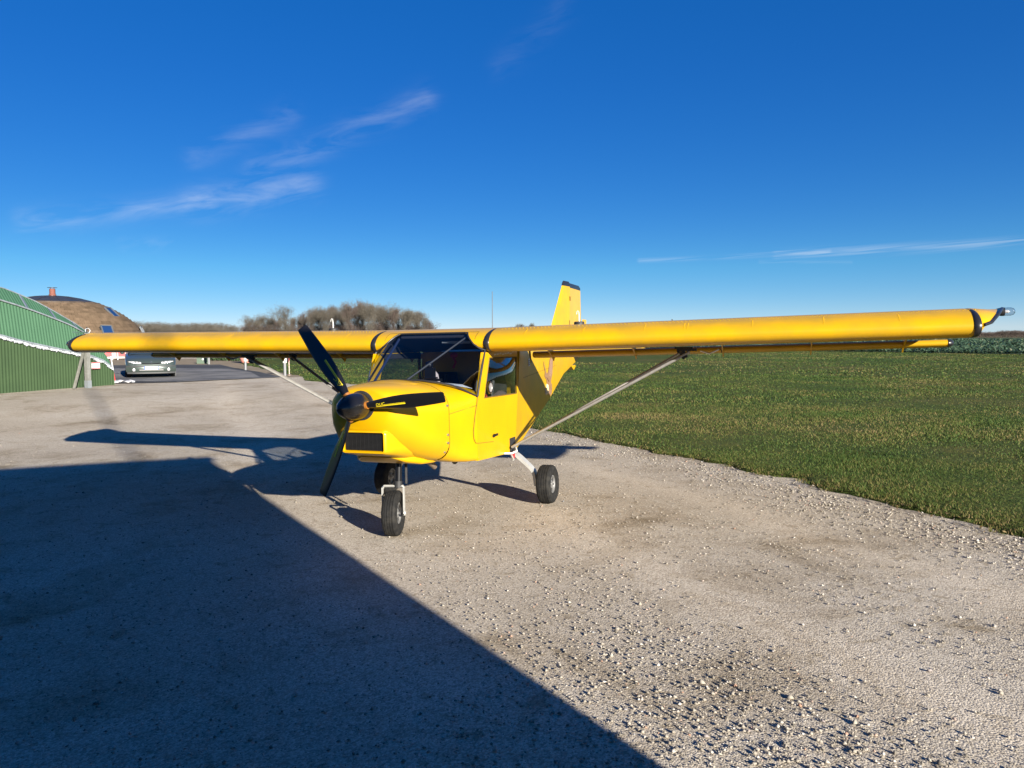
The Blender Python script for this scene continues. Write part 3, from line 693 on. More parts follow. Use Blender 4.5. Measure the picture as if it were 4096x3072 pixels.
def wheel(o, axis_sign, parent, R=.197, Wd=.078, rim=.088, name='main_wheel'):
    w = empty(name, o); w.parent = parent
    prof = [(rim*.98, -Wd*.62), (rim*1.12, -Wd*.80), (R*.72, -Wd*.98), (R*.86, -Wd*.95), (R*.955, -Wd*.80), (R*.985, -Wd*.62)]
    # grooved tread
    for g in (-.48, -.16, .16, .48):
        prof += [(R*.995, Wd*(g-.13)), (R*.995, Wd*(g-.035)), (R*.968, Wd*(g-.025)), (R*.968, Wd*(g+.025)), (R*.995, Wd*(g+.035)), (R*.995, Wd*(g+.13))]
    prof += [(R*.985, Wd*.62), (R*.955, Wd*.80), (R*.86, Wd*.95), (R*.72, Wd*.98), (rim*1.12, Wd*.80), (rim*.98, Wd*.62)]
    MB().lathe(prof, (0, 0, 0), 'x', 48).build('tyre', 'tyre', w, 30)
    m = MB()
    for e in (-1, 1):
        m.lathe([(rim*1.0, e*Wd*.60), (rim*1.04, e*Wd*.70), (rim*.93, e*Wd*.70), (rim*.86, e*Wd*.45), (rim*.55, e*Wd*.40), (rim*.42, e*Wd*.55), (rim*.30, e*Wd*.58), (rim*.30, e*Wd*.62), (0, e*Wd*.62)], (0, 0, 0), 'x', 30)
    rm = m.build('rim', 'rim', w, 30)
    m = MB()
    for e in (-1, 1):
        for k in range(3):
            t = 2*math.pi*k/3+.4; m.box((e*Wd*.47, math.cos(t)*rim*.66, math.sin(t)*rim*.66), (.012, rim*.34, rim*.34), Matrix.Rotation(t, 3, 'X'))
    tag(m.build('rim_recess', mat('rim_dark', (.06, .06, .06), .5, .4), w), kind='stuff')
    m = MB()
    for e in (-1, 1):
        MB().lathe([(.012, e*Wd*.60), (.012, e*Wd*.86), (0, e*Wd*.88)], (0, 0, 0), 'x', 8).build('axle_nut', 'steel', w)
    return w
for s in (1, -1):
    w = wheel((s*.925, .4543, .192), s, AC); w.rotation_euler = (s*.2, -s*.03, 0)

# nose gear
NX = 0.012
nw = wheel((NX, -1.150, .192), 1, AC, Wd=.068, name='nose_wheel'); nw.rotation_euler = (.3, 0, R_(14))
m = MB(); m.tube([(NX+.035, -1.09, .72), (NX+.035, -1.115, .425)], .027, 14); leg = m.build('nose_gear_leg', 'black_gloss', AC)
m = MB(); m.tube([(NX+.035, -1.115, .47), (NX+.035, -1.117, .415)], .036, 14); m.build('leg_collar', 'black_matt', leg)
m = MB(); m.tube([(NX+.085, -1.06, .62), (NX+.088, -1.07, .44)], .012, 8); m.build('shock_rod', 'black_matt', leg)
m = MB()
for s in (1, -1):
    m.box((s*.094, .008, .103), (.008, .042, .24)); m.lathe([(0, s*.012), (.02, s*.010), (.024, 0)], (s*.097, 0, 0), 'x', 12)
m.tube([(-.094, .02, .216), (-.082, .02, .233), (.082, .02, .233), (.094, .02, .216)], .011, 6, 2)
fk = m.build('nose_fork', 'alu', AC, 30); fk.location = (NX, -1.150, .192); fk.rotation_euler = (0, 0, R_(14))
# things under the belly
m = MB(); m.tube([(.20, -.95, .70), (.20, -.88, .63), (.215, -.73, .535)], .026, 12, cap=False); m.build('exhaust_pipe', 'exhaust', AC)
m = MB(); m.tube([(.12, -1.02, .625), (.14, -.95, .612)], .016, 8); m.build('drain_pipe', 'steel', AC)
m = MB(); m.blob((.28, -.42, .545), .035, 0, 2, (.8, 1.3, 1)); m.build('belly_light', 'black_gloss', AC)

# --- windscreen with its frame
NB = 44; base = []; top = []
for i in range(NB+1):
    x = -.57+1.14*i/NB; u = abs(x)/.57
    y = np.interp(u, [0, .45, .70, .85, .94, 1], [-.915, -.90, -.85, -.73, -.63, -.545]); z = np.interp(u, [0, .35, .6, .75, .87, .95, 1], [1.328, 1.325, 1.305, 1.283, 1.235, 1.19, 1.16]); base.append((x, float(y), float(z)+.004))
# upper edge: straight under the wing centre section, curving down and forward to the wing root
LOWI = 33
def top_edge(x):
    u = abs(x)
    if u < .36: return (x, -.232, 1.7515)
    k = (u-.36)/(.576-.36)
    y = np.interp(k, [0, .12, .28, .5, .75, 1], [-.232, -.29, -.335, -.357, -.352, -.335]); z = np.interp(k, [0, .12, .28, .5, .75, 1], [1.7515, 1.725, 1.688, 1.64, 1.602, 1.583]); return (x, float(y), float(z))
for i in range(NB+1): top.append(top_edge(-.57+1.14*i/NB))
secs = []
for k in range(11):
    t = k/10; q = []
    for i in range(NB+1):
        b, a = np.array(base[i]), np.array(top[i]); p = b*(1-t)+a*t; bl = math.sin(math.pi*t)*.02
        q.append((p[0]*(1+bl*.6), p[1]-bl, p[2]+bl*.3))
    secs.append(q)
ws = MB().loft(secs, closed=False, cap=False).build('windscreen', 'canopy_glass', AC, 80)
m = MB(); m.tube([(x, y, z) for x, y, z in base], .009, 6); m.build('windscreen_seal', 'black_rubber', ws)
m = MB(); m.tube([(x, y-.003, z) for x, y, z in top], .008, 6); m.build('windscreen_seal', 'black_rubber', ws)
for s in (1, -1):
    e = [q[NB if s == 1 else 0] for q in secs]
    MB().tube([(p[0]+s*.002, p[1]+.006, p[2]) for p in e], .010, 8).build('windscreen_side_strip', 'steel' if s == -1 else 'black_rubber', ws)
# wing centre section over the cabin
secs = []
for i in range(25):
    x = -.576+1.152*i/24; ex, ey, ez = top_edge(x); q = []
    # follow the aerofoil from trailing edge to the glass edge
    iend = min(range(len(AF)), key=lambda j: (AF[j][0]-ey)**2+(AF[j][1]-ez)**2 if (AF[j][0] < .1) else 9)
    P = AF[:iend+1]; L_ = np.cumsum([0]+[math.dist(P[k], P[k+1]) for k in range(len(P)-1)])
    for k in range(30):
        d = L_[-1]*(1-(1-k/29)**1.6); q.append((x, float(np.interp(d, L_, [p[0] for p in P])), float(np.interp(d, L_, [p[1] for p in P]))))
    secs.append(q)
cs = MB().loft(secs, closed=False, cap=False).build('wing_centre_section', 'yellow', AC, 60)
for s in (1, -1):
    q = [(s*.5765, p[0], p[1]) for p in AF]
    MB().loft([q, [(s*.602, b, c) for a, b, c in q]]).build('root_rib', 'yellow', cs, 40)
    m = MB(); m.tube([(s*.50, top_edge(.5)[1]-.004, top_edge(.5)[2]+.004)]+[(s*.475, y, float(np.interp(-y, [-p[0] for p in AF[:29]], [p[1] for p in AF[:29]]))+.001) for y in (-.335, -.30, -.26, -.22)]+[(s*.30, -.225, 1.757)], .002, 4); m.build('panel_line', 'seam', cs)

# --- cabin interior
MB().loft([[(w*k, y, z-.03*abs(k)**3) for k in (-1, -.8, -.4, 0, .4, .8, 1)] for y, w, z in ((-.215, .36, 1.742), (-.14, .46, 1.725), (.0, .556, 1.69), (.35, .556, 1.62), (.74, .53, 1.58))], closed=False, cap=False).build('cabin_roof', 'headliner', AC, 60)
for s in (1, -1): MB().poly([(s*.562, -.36, 1.56), (s*.562, .60, 1.56), (s*.562, .60, 1.60), (s*.556, .0, 1.665), (s*.46, -.14, 1.70), (s*.40, -.235, 1.735), (s*.50, -.33, 1.655)], (s*.004, 0, 0)).build('cabin_roof_side', 'headliner', AC, smooth=False)
m = MB(); m.poly([(-.52, .74, .62), (.52, .74, .62), (.52, .78, 1.56), (-.52, .78, 1.56)], (0, .01, 0)); m.build('rear_bulkhead', 'cabin_dark', AC)
m = MB(); m.poly([(-.55, -.5, .60), (.55, -.5, .60), (.55, .6, .545), (-.55, .6, .545)], (0, 0, .006)); m.build('cabin_floor', 'cabin_dark', AC)
m = MB(); secs = []
for y, z0, z1 in ((-.46, .9, 1.255), (-.42, .9, 1.25)):
    secs.append([(.50*math.cos(t), y, z0+(z1-z0)*max(0, math.sin(t))**.45) for t in [math.pi*k/16 for k in range(17)]])
panel = m.loft(secs).build('instrument_panel', 'cabin_dark', AC)
m = MB()
for x, z, r in ((-.33, 1.14, .04), (-.23, 1.14, .04), (-.33, 1.04, .04), (-.23, 1.04, .04), (.24, 1.12, .04), (.34, 1.12, .04), (.29, 1.02, .04)):
    m.lathe([(0, -.408), (r*.8, -.408), (r, -.404), (r, -.42)], (x, 0, z), 'y', 16)
tag(m.build('gauge', 'black_gloss', panel), kind='stuff')
for s in (1, -1):
    st = empty('seat'); st.parent = AC; x = s*.27
    m = MB(); m.loft([rrect(y, x-w, x+w, .66+.03*k, .80+.03*k, .05) for k, (y, w) in enumerate(((.42, .20), (.2, .22), (-.05, .21)))]); m.build('seat_cushion', 'cabin_dark', st)
    m = MB(); secs = []
    for z, y, w in ((.74, .38, .21), (1.0, .46, .22), (1.22, .54, .20), (1.34, .58, .15)):
        secs.append([(x+w*math.cos(t), y+.055*math.sin(t), z) for t in [2*math.pi*k/16 for k in range(16)]])
    m.loft(secs); m.build('seat_back', 'cabin_dark', st)
    m = MB()
    for e in (-.09, .09): m.tube([(x+e, .45, 1.32), (x+e, .38, 1.10), (x+e*.4, .30, .86)], .018, 5, 1.3)
    m.build('harness', 'black_matt' if s == 1 else 'dark_tube', st)
m = MB(); m.blob((.02, .20, 1.53), .045, .1, 2, (1, .6, .7)); m.tube([(.0, .2, 1.54), (.03, .22, 1.46), (-.01, .25, 1.40)], .012, 6); m.build('red_pull_handle', 'red_cloth', AC)
m = MB(); m.blob((.52, -.20, 1.12), .03, 0, 1, (.6, .6, 1.6)); m.build('red_knob', 'red_cloth', AC)
m = MB(); m.tube([(0, -.16, .60), (0, -.16, .98), (0, -.14, 1.10)], .018, 8); m.tube([(-.12, -.13, 1.16), (-.06, -.14, 1.09), (.06, -.14, 1.09), (.12, -.13, 1.16)], .016, 8); m.build('control_stick', 'cabin_dark', AC)
# roof tubes behind the glass and the diagonal braces
m = MB(); m.tube([(.0, -.86, 1.315), (.365, -.25, 1.715)], .010, 8); m.build('brace_tube', mat('brace_grey', (.035, .035, .037), .5, .1), AC)
m = MB(); m.tube([(-.34, -.83, 1.29), (-.365, -.25, 1.70)], .012, 8); m.build('brace_tube', mat('navy_tube', (.02, .03, .07), .4), AC)
m = MB(); m.tube([(-.35, -.22, 1.715), (.35, -.22, 1.715)], .014, 8); m.build('roof_tube', 'dark_tube', AC)
m = MB(); m.box((.16, -.05, 1.66), (.30, .03, .025)); m.build('roof_rail', 'alu', AC)
m = MB(); m.box((0.16, -.60, 1.318), (.16, .05, .022)); m.tube([(.10, -.66, 1.335), (.22, -.63, 1.34)], .008, 6); m.build('wiper_base', 'black_gloss', AC); m = MB(); m.box((.06, -.45, 1.36), (.09, .05, .13)); m.blob((.05, -.45, 1.45), .04, 0, 2); m.build('compass_mount', 'black_gloss', AC)
m = MB(); m.loft([[(-.16+a*k, .05+.02*b, 1.28+c) for a, b, c in ((-.08, 0, 0), (.08, 0, 0), (.06, 1, .06), (.0, 1, .13), (-.06, 1, .06))] for k in (1, .6)]); 
m.blob((-.16, .10, 1.24), .06, .2, 2, (1.1, .6, 1.2)); m.build('cloth_bag', 'pale_pink', AC)
m = MB()
def deck_z(x): return 1.14+(1.293-1.14)*max(0, 1-(x/.566)**2)**.4
pp = [(.30, -.655), (.43, -.66), (.505, -.50), (.40, -.49)]
m.poly([(x, y, deck_z(x)+.012+.006*(1 if y < -.6 else 0)) for x, y in pp], (0, 0, .002)); m.build('paper_sheet', 'paper', AC, smooth=False)

# --- propeller and spinner
HY, HZ = -1.7164, 1.1658
sp = MB().lathe([(0, -.235), (.016, -.228), (.040, -.203), (.066, -.163), (.088, -.113), (.101, -.06), (.107, 0), (.107, .05), (.102, .085), (.05, .088)], (0, HY, HZ), 'y', 40).build('spinner', 'black_gloss', AC, 60)
BR = [.05, .09, .14, .20, .28, .36, .44, .52, .60, .68, .74, .775, .785]
BC = [.050, .050, .062, .086, .108, .120, .124, .120, .112, .101, .092, .086, .070]
BT = [.050, .048, .036, .026, .020, .017, .015, .013, .011, .0095, .008, .007, .004]
BA = [R_(a) for a in (46, 46, 44, 40, 35, 31, 27.5, 25, 22.5, 20.5, 19, 18.5, 18.5)]
def blade_frame(r, a):
    c = float(np.interp(r, BR, BC)); t = float(np.interp(r, BR, BT)); b = float(np.interp(r, BR, BA))
    rad_ = np.array([math.sin(a), 0, math.cos(a)]); tan = np.array([-math.cos(a), 0, math.sin(a)]); y = np.array([0, 1., 0])
    ch = tan*math.cos(b)-y*math.sin(b); nr = -y*math.cos(b)-tan*math.sin(b)
    return rad_*r+np.array([0, HY, HZ]), ch, nr, c, t
for kk in range(3):
    a = -.6284+kk*2*math.pi/3; secs = []
    for r in BR:
        o, ch, nr, c, t = blade_frame(r, a); q = []
        for k in range(16):
            th = 2*math.pi*k/16; e = math.cos(th)*c/2; w_ = math.sin(th)*t/2*(1+.35*math.cos(th)*(1 if r > .15 else 0)); q.append(o+ch*e+nr*w_)
        secs.append(q)
    bl = MB().loft(secs).build('blade', 'black_gloss', AC, 50)
    MB().tube([blade_frame(r, a)[0] for r in (.100, .122)], .031, 16).build('blade_root_band', 'amber', bl)
    def onb(r, s_, d=.0012):
        o, ch, nr, c, t = blade_frame(r, a); e = max(-.98, min(.98, s_/(c/2))); return o+ch*s_+nr*(t/2*math.sqrt(1-e*e)*(1+.35*e)+d)
    m = MB()
    for s0, s1, r0, r1 in ((-.018, -.009, .195, .45), (-.005, -.0015, .27, .45)):
        m.loft([[onb(r, s0), onb(r, s1)] for r in np.linspace(r0, r1, 12)], closed=False, cap=False)
    m.build('blade_stripe', 'decal_yellow', bl, smooth=False)
    vs, fs = text_mesh('DUC', .036, .35)
    MB().add([onb(.197+v[0]*1.0, -.004+v[1]*.95) for v in vs], fs).build('blade_lettering', 'decal_yellow', bl, smooth=False)

# --- tail
def finsec(z, y0, y1, th0, th1, rnd=True):
    """horizontal slice from y0 (round nose if rnd) to y1"""
    P = []
    for k in range(9):
        u = k/8; yy = y0+(y1-y0)*u; w = (th1*math.sqrt(u) if rnd else th0+(th1-th0)*u)/2; P.append((w, yy, z))
    return P+[(-x, y, z_) for x, y, z_ in reversed(P)][(0 if True else 1):]
fin = MB().loft([finsec(z, y0, y1, 0, th) for z, y0, y1, th in ((1.50, 3.48, 4.62, .12), (1.856, 3.80, 4.685, .11), (2.2, 4.14, 4.735, .10), (2.52, 4.455, 4.78, .085))]).build('fin', 'yellow_dusty', AC, 50)
rud = MB().loft([finsec(z, y0, y1, th, .006, False) for z, y0, y1, th in ((1.50, 4.635, 5.62, .115), (1.9, 4.70, 5.635, .105), (2.3, 4.76, 5.625, .09), (2.505, 4.79, 5.615, .08))]).build('rudder', 'yellow', AC, 50)
for nm, par, P in (('fin_cap', fin, ((2.521, 4.455, 4.78, .088, .05), (2.56, 4.475, 4.782, .088, .06), (2.60, 4.53, 4.785, .05, .04))), ('rudder_cap', rud, ((2.506, 4.79, 5.615, .082, .008), (2.545, 4.79, 5.60, .08, .012), (2.58, 4.80, 5.50, .05, .01)))):
    MB().loft([finsec(z, y0, y1, a_, b_, nm == 'fin_cap') if nm != 'fin_cap' else finsec(z, y0, y1, 0, a_) for z, y0, y1, a_, b_ in P]).build(nm, 'tip_edge', par, 50)
MB().box((.03, 5.76, 1.96), (.008, .27, .12)).build('trim_tab', 'yellow', rud)
for z in (2.33, 1.95): MB().box((.048, 4.765-.15*(2.4-z), z), (.012, .05, .07)).build('rudder_hinge', 'seam', rud)
for s in (1, -1):
    P = lambda x, y0, y1, t: [(s*x, y, 1.50+w) for y, w in ((y0, 0), (y0+.05, t*.7), (y0+.2, t), (y1, t*.6), (y1, -t*.6), (y0+.2, -t), (y0+.05, -t*.7))]
    MB().loft([P(.02, 4.35, 4.9, .045), P(1.22, 4.42, 4.9, .04)]).build('tailplane', 'yellow_dusty', AC, 50)
    MB().loft([P(.06, 4.91, 5.35, .025), P(1.22, 4.91, 5.35, .02)]).build('elevator', 'yellow', AC, 50)
m = MB(); m.poly([(.09, 4.6, 1.27), (.09, 4.95, 1.27), (.085, 4.8, 1.19)], (-.18, 0, 0)); m.build('tail_bumper', 'yellow', AC)
m = MB(); m.tube([(0, 1.376, 1.60), (0, 1.385, 1.9), (0, 1.40, 2.25)], [.006, .0045, .0035], 6); m.build('whip_antenna', 'dark_tube', AC)
m = MB(); m.tube([(.60, .92, 1.585), (.60, .95, 1.50), (.605, .97, 1.42)], [.012, .010, .005], 6); m.build('flap_control_rod', 'dark_tube', AC)
# torn tape over the door
m = MB()
for k in range(9):
    y = -.10+k*.075; z = 1.527+.004*(k % 3)+(.018 if k > 6 else 0); m.poly([(.5725, y, z), (.5725, y+.06, z+.003*random.random()), (.5725, y+.065, z+.016), (.5725, y+.004, z+.013)])
tag(m.build('torn_tape', mat('tape', (.55, .5, .4), .8), AC, smooth=False), kind='stuff')

# ================================================================ the hangar behind the photographer (its shadow lies across the apron)
def back_hangar():
    t = empty('corrugated_hangar'); tag(t, 'dark green steel hangar behind the viewpoint, casting the broad shadow on the gravel', 'hangar')
    c0 = np.array([-4.99, 2.195]); Ln = 14.2; Hh = Ln*math.tan(SUN_EL)+Hf(*c0); P = c0-SH*Ln
    a = np.array([-.777, -.63]); a /= np.linalg.norm(a); b = np.array([-a[1], a[0]])
    LA, LB = 14, 16
    q = [P, P+a*LA, P+a*LA+b*LB, P+b*LB]
    mat('hangar_green', (.10, .16, .11), .6, 0, (.085, .14, .10), 2)
    for i in range(4):
        p0, p1 = q[i], q[(i+1) % 4]; d = (p1-p0); n = int(np.linalg.norm(d)/.2); m = MB(); pts = []
        nn = np.array([d[1], -d[0]])/np.linalg.norm(d)
        for k in range(n+1):
            for e, o in ((0, 0), (.45, 0), (.5, .03), (.95, .03)):
                if k == n and e > 0: break
                w = p0+d*(k+e)/n+nn*o; pts.append(w)
        m.loft([[(w[0], w[1], -.1) for w in pts], [(w[0], w[1], Hh-.06) for w in pts]], closed=False, cap=False); m.build('wall', 'hangar_green', t, smooth=False)
    qc = sum(q)/4; m = MB(); m.poly([tuple(qc+(w-qc)*1.012)+(Hh-.10,) for w in q], (0, 0, .10)); m.build('roof', 'hangar_green', t, smooth=False)
back_hangar()
def mast():
    g = np.array([-6.01, 1.865]); p = g-SH*40; t = empty('radio_mast', (p[0], p[1], 0)); tag(t, 'slim radio mast standing beyond the dark hangar, behind the viewpoint', 'mast')
    MB().tube([(0, 0, -.1), (0, 0, 21)], [.055, .045], 10).build('pole', 'steel', t)
    MB().box((0, 0, .1), (.6, .6, .2)).build('footing', 'gravel_bed', t)
mast()

# ================================================================ green corrugated hangar at the left
OUTL = [(-6, 1.2), (-4.5, 2.3), (-2, 3.3), (1, 3.85), (4, 3.95), (6.5, 3.75), (8, 3.5), (9.14, 3.21), (9.61, 3.11), (10.07, 2.96), (10.57, 2.78), (11.07, 2.55), (11.51, 2.33), (11.98, 2.09), (12.6, 1.71), (12.97, 1.03), (13.06, .55)]
SEMA = [(-6, .6), (-4, 1.2), (0, 2.0), (4, 2.1), (7, 1.95), (9.07, 1.65), (9.62, 1.5), (10.2, 1.37), (10.82, 1.24), (11.46, 1.11), (11.86, 1.03), (12.14, .96), (12.6, .79), (12.92, .58), (13.06, .42)]
SEMB = [(-6, .9), (-4, 1.8), (0, 3.0), (4, 3.35), (7, 3.15), (9.12, 2.77), (9.67, 2.63), (10.25, 2.46), (10.99, 2.22), (11.5, 2.04), (12.03, 1.79), (12.6, 1.40), (12.97, .85), (13.06, .5)]
def iz(T, y): return float(np.interp(y, [p[0] for p in T], [p[1] for p in T]))
def green_hangar():
    t = empty('green_hangar', (0, 0, 0)); tag(t, 'low round-topped hangar of faded green corrugated sheets at the left edge', 'hangar')
    mat('green_low', (.033, .058, .026), .8, 0, (.028, .05, .023), 1.5, spec=.12)
    mat('green_mid', (.042, .10, .057), .75, 0, (.036, .088, .05), 1.2, spec=.15)
    mat('green_top', (.032, .085, .052), .75, 0, (.027, .074, .045), 1.2, spec=.15)
    mat('skylight_sheet', (.075, .095, .125), .5, 0, (.055, .07, .095), 3)
    mat('flashing', (.22, .25, .27), .5, .1, (.15, .17, .19), 6)
    ys = np.arange(-6, 13.06, .025); prof = {0: 0, 1: .0, 2: .022, 3: .022}
    skl = [9.14, 10.085, 11.0, 11.86, 8.2, 7.2, 6.2, 5.2]
    def band(lo, hi, x0, x1, m_, name, only=None, proud=0):
        m = MB(); A = []; B = []
        for k, y in enumerate(ys):
            if only and not only(y): continue
            px = prof[k % 4]+proud; z0, z1 = lo(y), hi(y)
            if z1-z0 < .01: continue
            A.append((x0+px, y, z0)); B.append((x1+px, y, z1))
        m.loft([A, B], closed=False, cap=False); return m.build(name, m_, t, smooth=False)
    band(lambda y: -.05, lambda y: iz(SEMA, y), -18.50, -18.50, 'green_low', 'lower_wall')
    band(lambda y: iz(SEMA, y)-.02, lambda y: iz(SEMB, y), -18.46, -18.62, 'green_mid', 'upper_wall')
    band(lambda y: iz(SEMB, y)-.02, lambda y: iz(OUTL, y), -18.60, -18.95, 'green_top', 'eave_sheet')
    for yc in skl: band(lambda y: iz(SEMB, y)-.015, lambda y: iz(OUTL, y)+.005, -18.60, -18.95, 'skylight_sheet', 'skylight_strip', lambda y: abs(y-yc) < .06, .012)
    # roof running back
    m = MB(); yy = np.arange(-6, 13.07, .25); m.loft([[(-18.95, y, iz(OUTL, y)) for y in yy], [(-22, y, iz(OUTL, y)*1.02) for y in yy], [(-34, y, iz(OUTL, y)*.9) for y in yy]], closed=False, cap=False); m.build('roof', 'green_top', t)
    m = MB(); m.loft([[(x, 13.06, z) for z in (-.05, .5)] for x in (-18.5, -34)], closed=False, cap=False); m.build('end_wall', 'green_low', t)
    m = MB(); m.tube([(-18.56, y, iz(SEMB, y)+.0) for y in np.arange(-4, 12.9, .15)], .022, 5); m.build('flashing_strip', 'flashing', t)
    m = MB(); m.tube([(-18.44, y, iz(SEMA, y)+.055) for y in np.arange(-4, 13.0, .1)], .035, 5); m.build('flashing_strip', 'flashing', t)
    m = MB(); y = 8.2
    while y < 12.95:
        m.blob((-18.43, y, iz(SEMA, y)-.005+random.uniform(-.012, .012)), .032+random.random()*.026, .4, 1, (.6, .75, 1.05)); y += .055
    tag(m.build('sealing_foam', mat('foam', (.38, .40, .42), .8, 0, (.22, .24, .26), 9), t), kind='stuff')
    m = MB(); m.tube([(-18.62, y, iz(OUTL, y)+.012+.35*0) for y in ()] or [(-18.93, y, iz(OUTL, y)+.01) for y in np.arange(-4, 12.7, .2)], .016, 5); m.build('ridge_trim', 'flashing', t)
green_hangar()
# timber post with a leaning prop and a bracket, in front of the hangar
def post():
    t = empty('timber_post', (-17.95, 11.5, 0)); tag(t, 'grey timber post with a leaning brace and wire bracket before the green hangar', 'post')
    mat('old_wood', (.13, .13, .11), .9, 0, (.085, .085, .072), 14); mat('new_wood', (.20, .20, .18), .85, 0, (.15, .15, .135), 9)
    MB().box((0, .03, .88), (.13, .13, 1.80)).build('upright', 'new_wood', t)
    MB().box((.0, .03, .12), (.15, .15, .24)).build('post_shoe', mat('galvanised', (.20, .22, .23), .5, .1), t)
    m = MB(); m.tube([(.02, -.52, 0), (.03, -.10, 1.25)], .05, 6); m.build('leaning_brace', 'old_wood', t)
    m = MB(); m.tube([(.0, -.02, 1.80), (0, -.42, 1.81)], .02, 6); m.tube([(0, -.36, 1.80), (0, -.10, 1.55)], .016, 6); m.box((0, -.43, 1.81), (.05, .05, .05)); m.build('bracket', mat('bracket_green', (.05, .10, .075), .6), t)
    m = MB(); m.tube([(0, .05, 1.78), (0, .06, 1.98)], .014, 6); m.build('pin', 'dark_tube', t)
    m = MB(); m.tube([(0, .09+.09*math.cos(a), 1.86+.075*math.sin(a)) for a in np.linspace(-1.2, 3.6, 12)], .012, 5); m.build('wire_loop', 'white', t)
post()
def hangar_sign():
    t = empty('warning_sign', (-18.40, 12.245, .695)); tag(t, 'small white and red warning sign with pictograms fixed on the green hangar', 'sign')
    MB().box((.0, 0, 0), (.012, .33, .225)).build('panel', 'white', t)
    mat("sign_red", (.36, .012, .016), .5)
    m = MB(); m.box((.008, 0, .098), (.004, .33, .022)); m.box((.008, 0, -.085), (.004, .33, .016)); m.box((.008, 0, -.106), (.004, .33, .008)); m.box((.008, 0, .075), (.004, .31, .006)); m.build('red_bars', 'sign_red', t)
    m = MB(); m.tube([(.009, -.085+.042*math.cos(a), -.01+.042*math.sin(a)) for a in np.linspace(0, 6.283, 16)], .006, 4); m.tube([(.009, -.10, -.01), (.009, -.07, -.01)], .005, 4)
    P = [(.02, -.045), (.02, -.005), (.075, .035), (.13, -.005), (.13, -.045), (.02, -.045)]; m.tube([(.009, a, b) for a, b in P], .006, 4); m.build('pictogram', 'sign_red', t)
hangar_sign()
def marker_pole():
    t = empty('marker_pole', (-19.41, 13.95, 0)); tag(t, 'leaning red and white pole at the corner of the green hangar', 'pole')
    a = Vector((0, 0, 0)); b = Vector((-.13, -.045, .95))
    for k in range(5):
        u0, u1 = k/5, (k+1)/5; MB().tube([a.lerp(b, u0), a.lerp(b, u1)], .02, 8).build('band', 'sign_red' if k in (0, 1) else 'white', t)
marker_pole()
m = MB()
for k in range(9): m.blob((random.uniform(-.35, .35), random.uniform(-.35, .35), .03), .07+random.random()*.06, .35, 1, (1.3, 1.3, .45))
o = m.build('plastic_sheet', mat('sheet_white', (.42, .42, .42), .6)); o.location = (-19.1, 13.85, .01); tag(o, 'crumpled white plastic sheet on the ground at the hangar corner', 'debris')

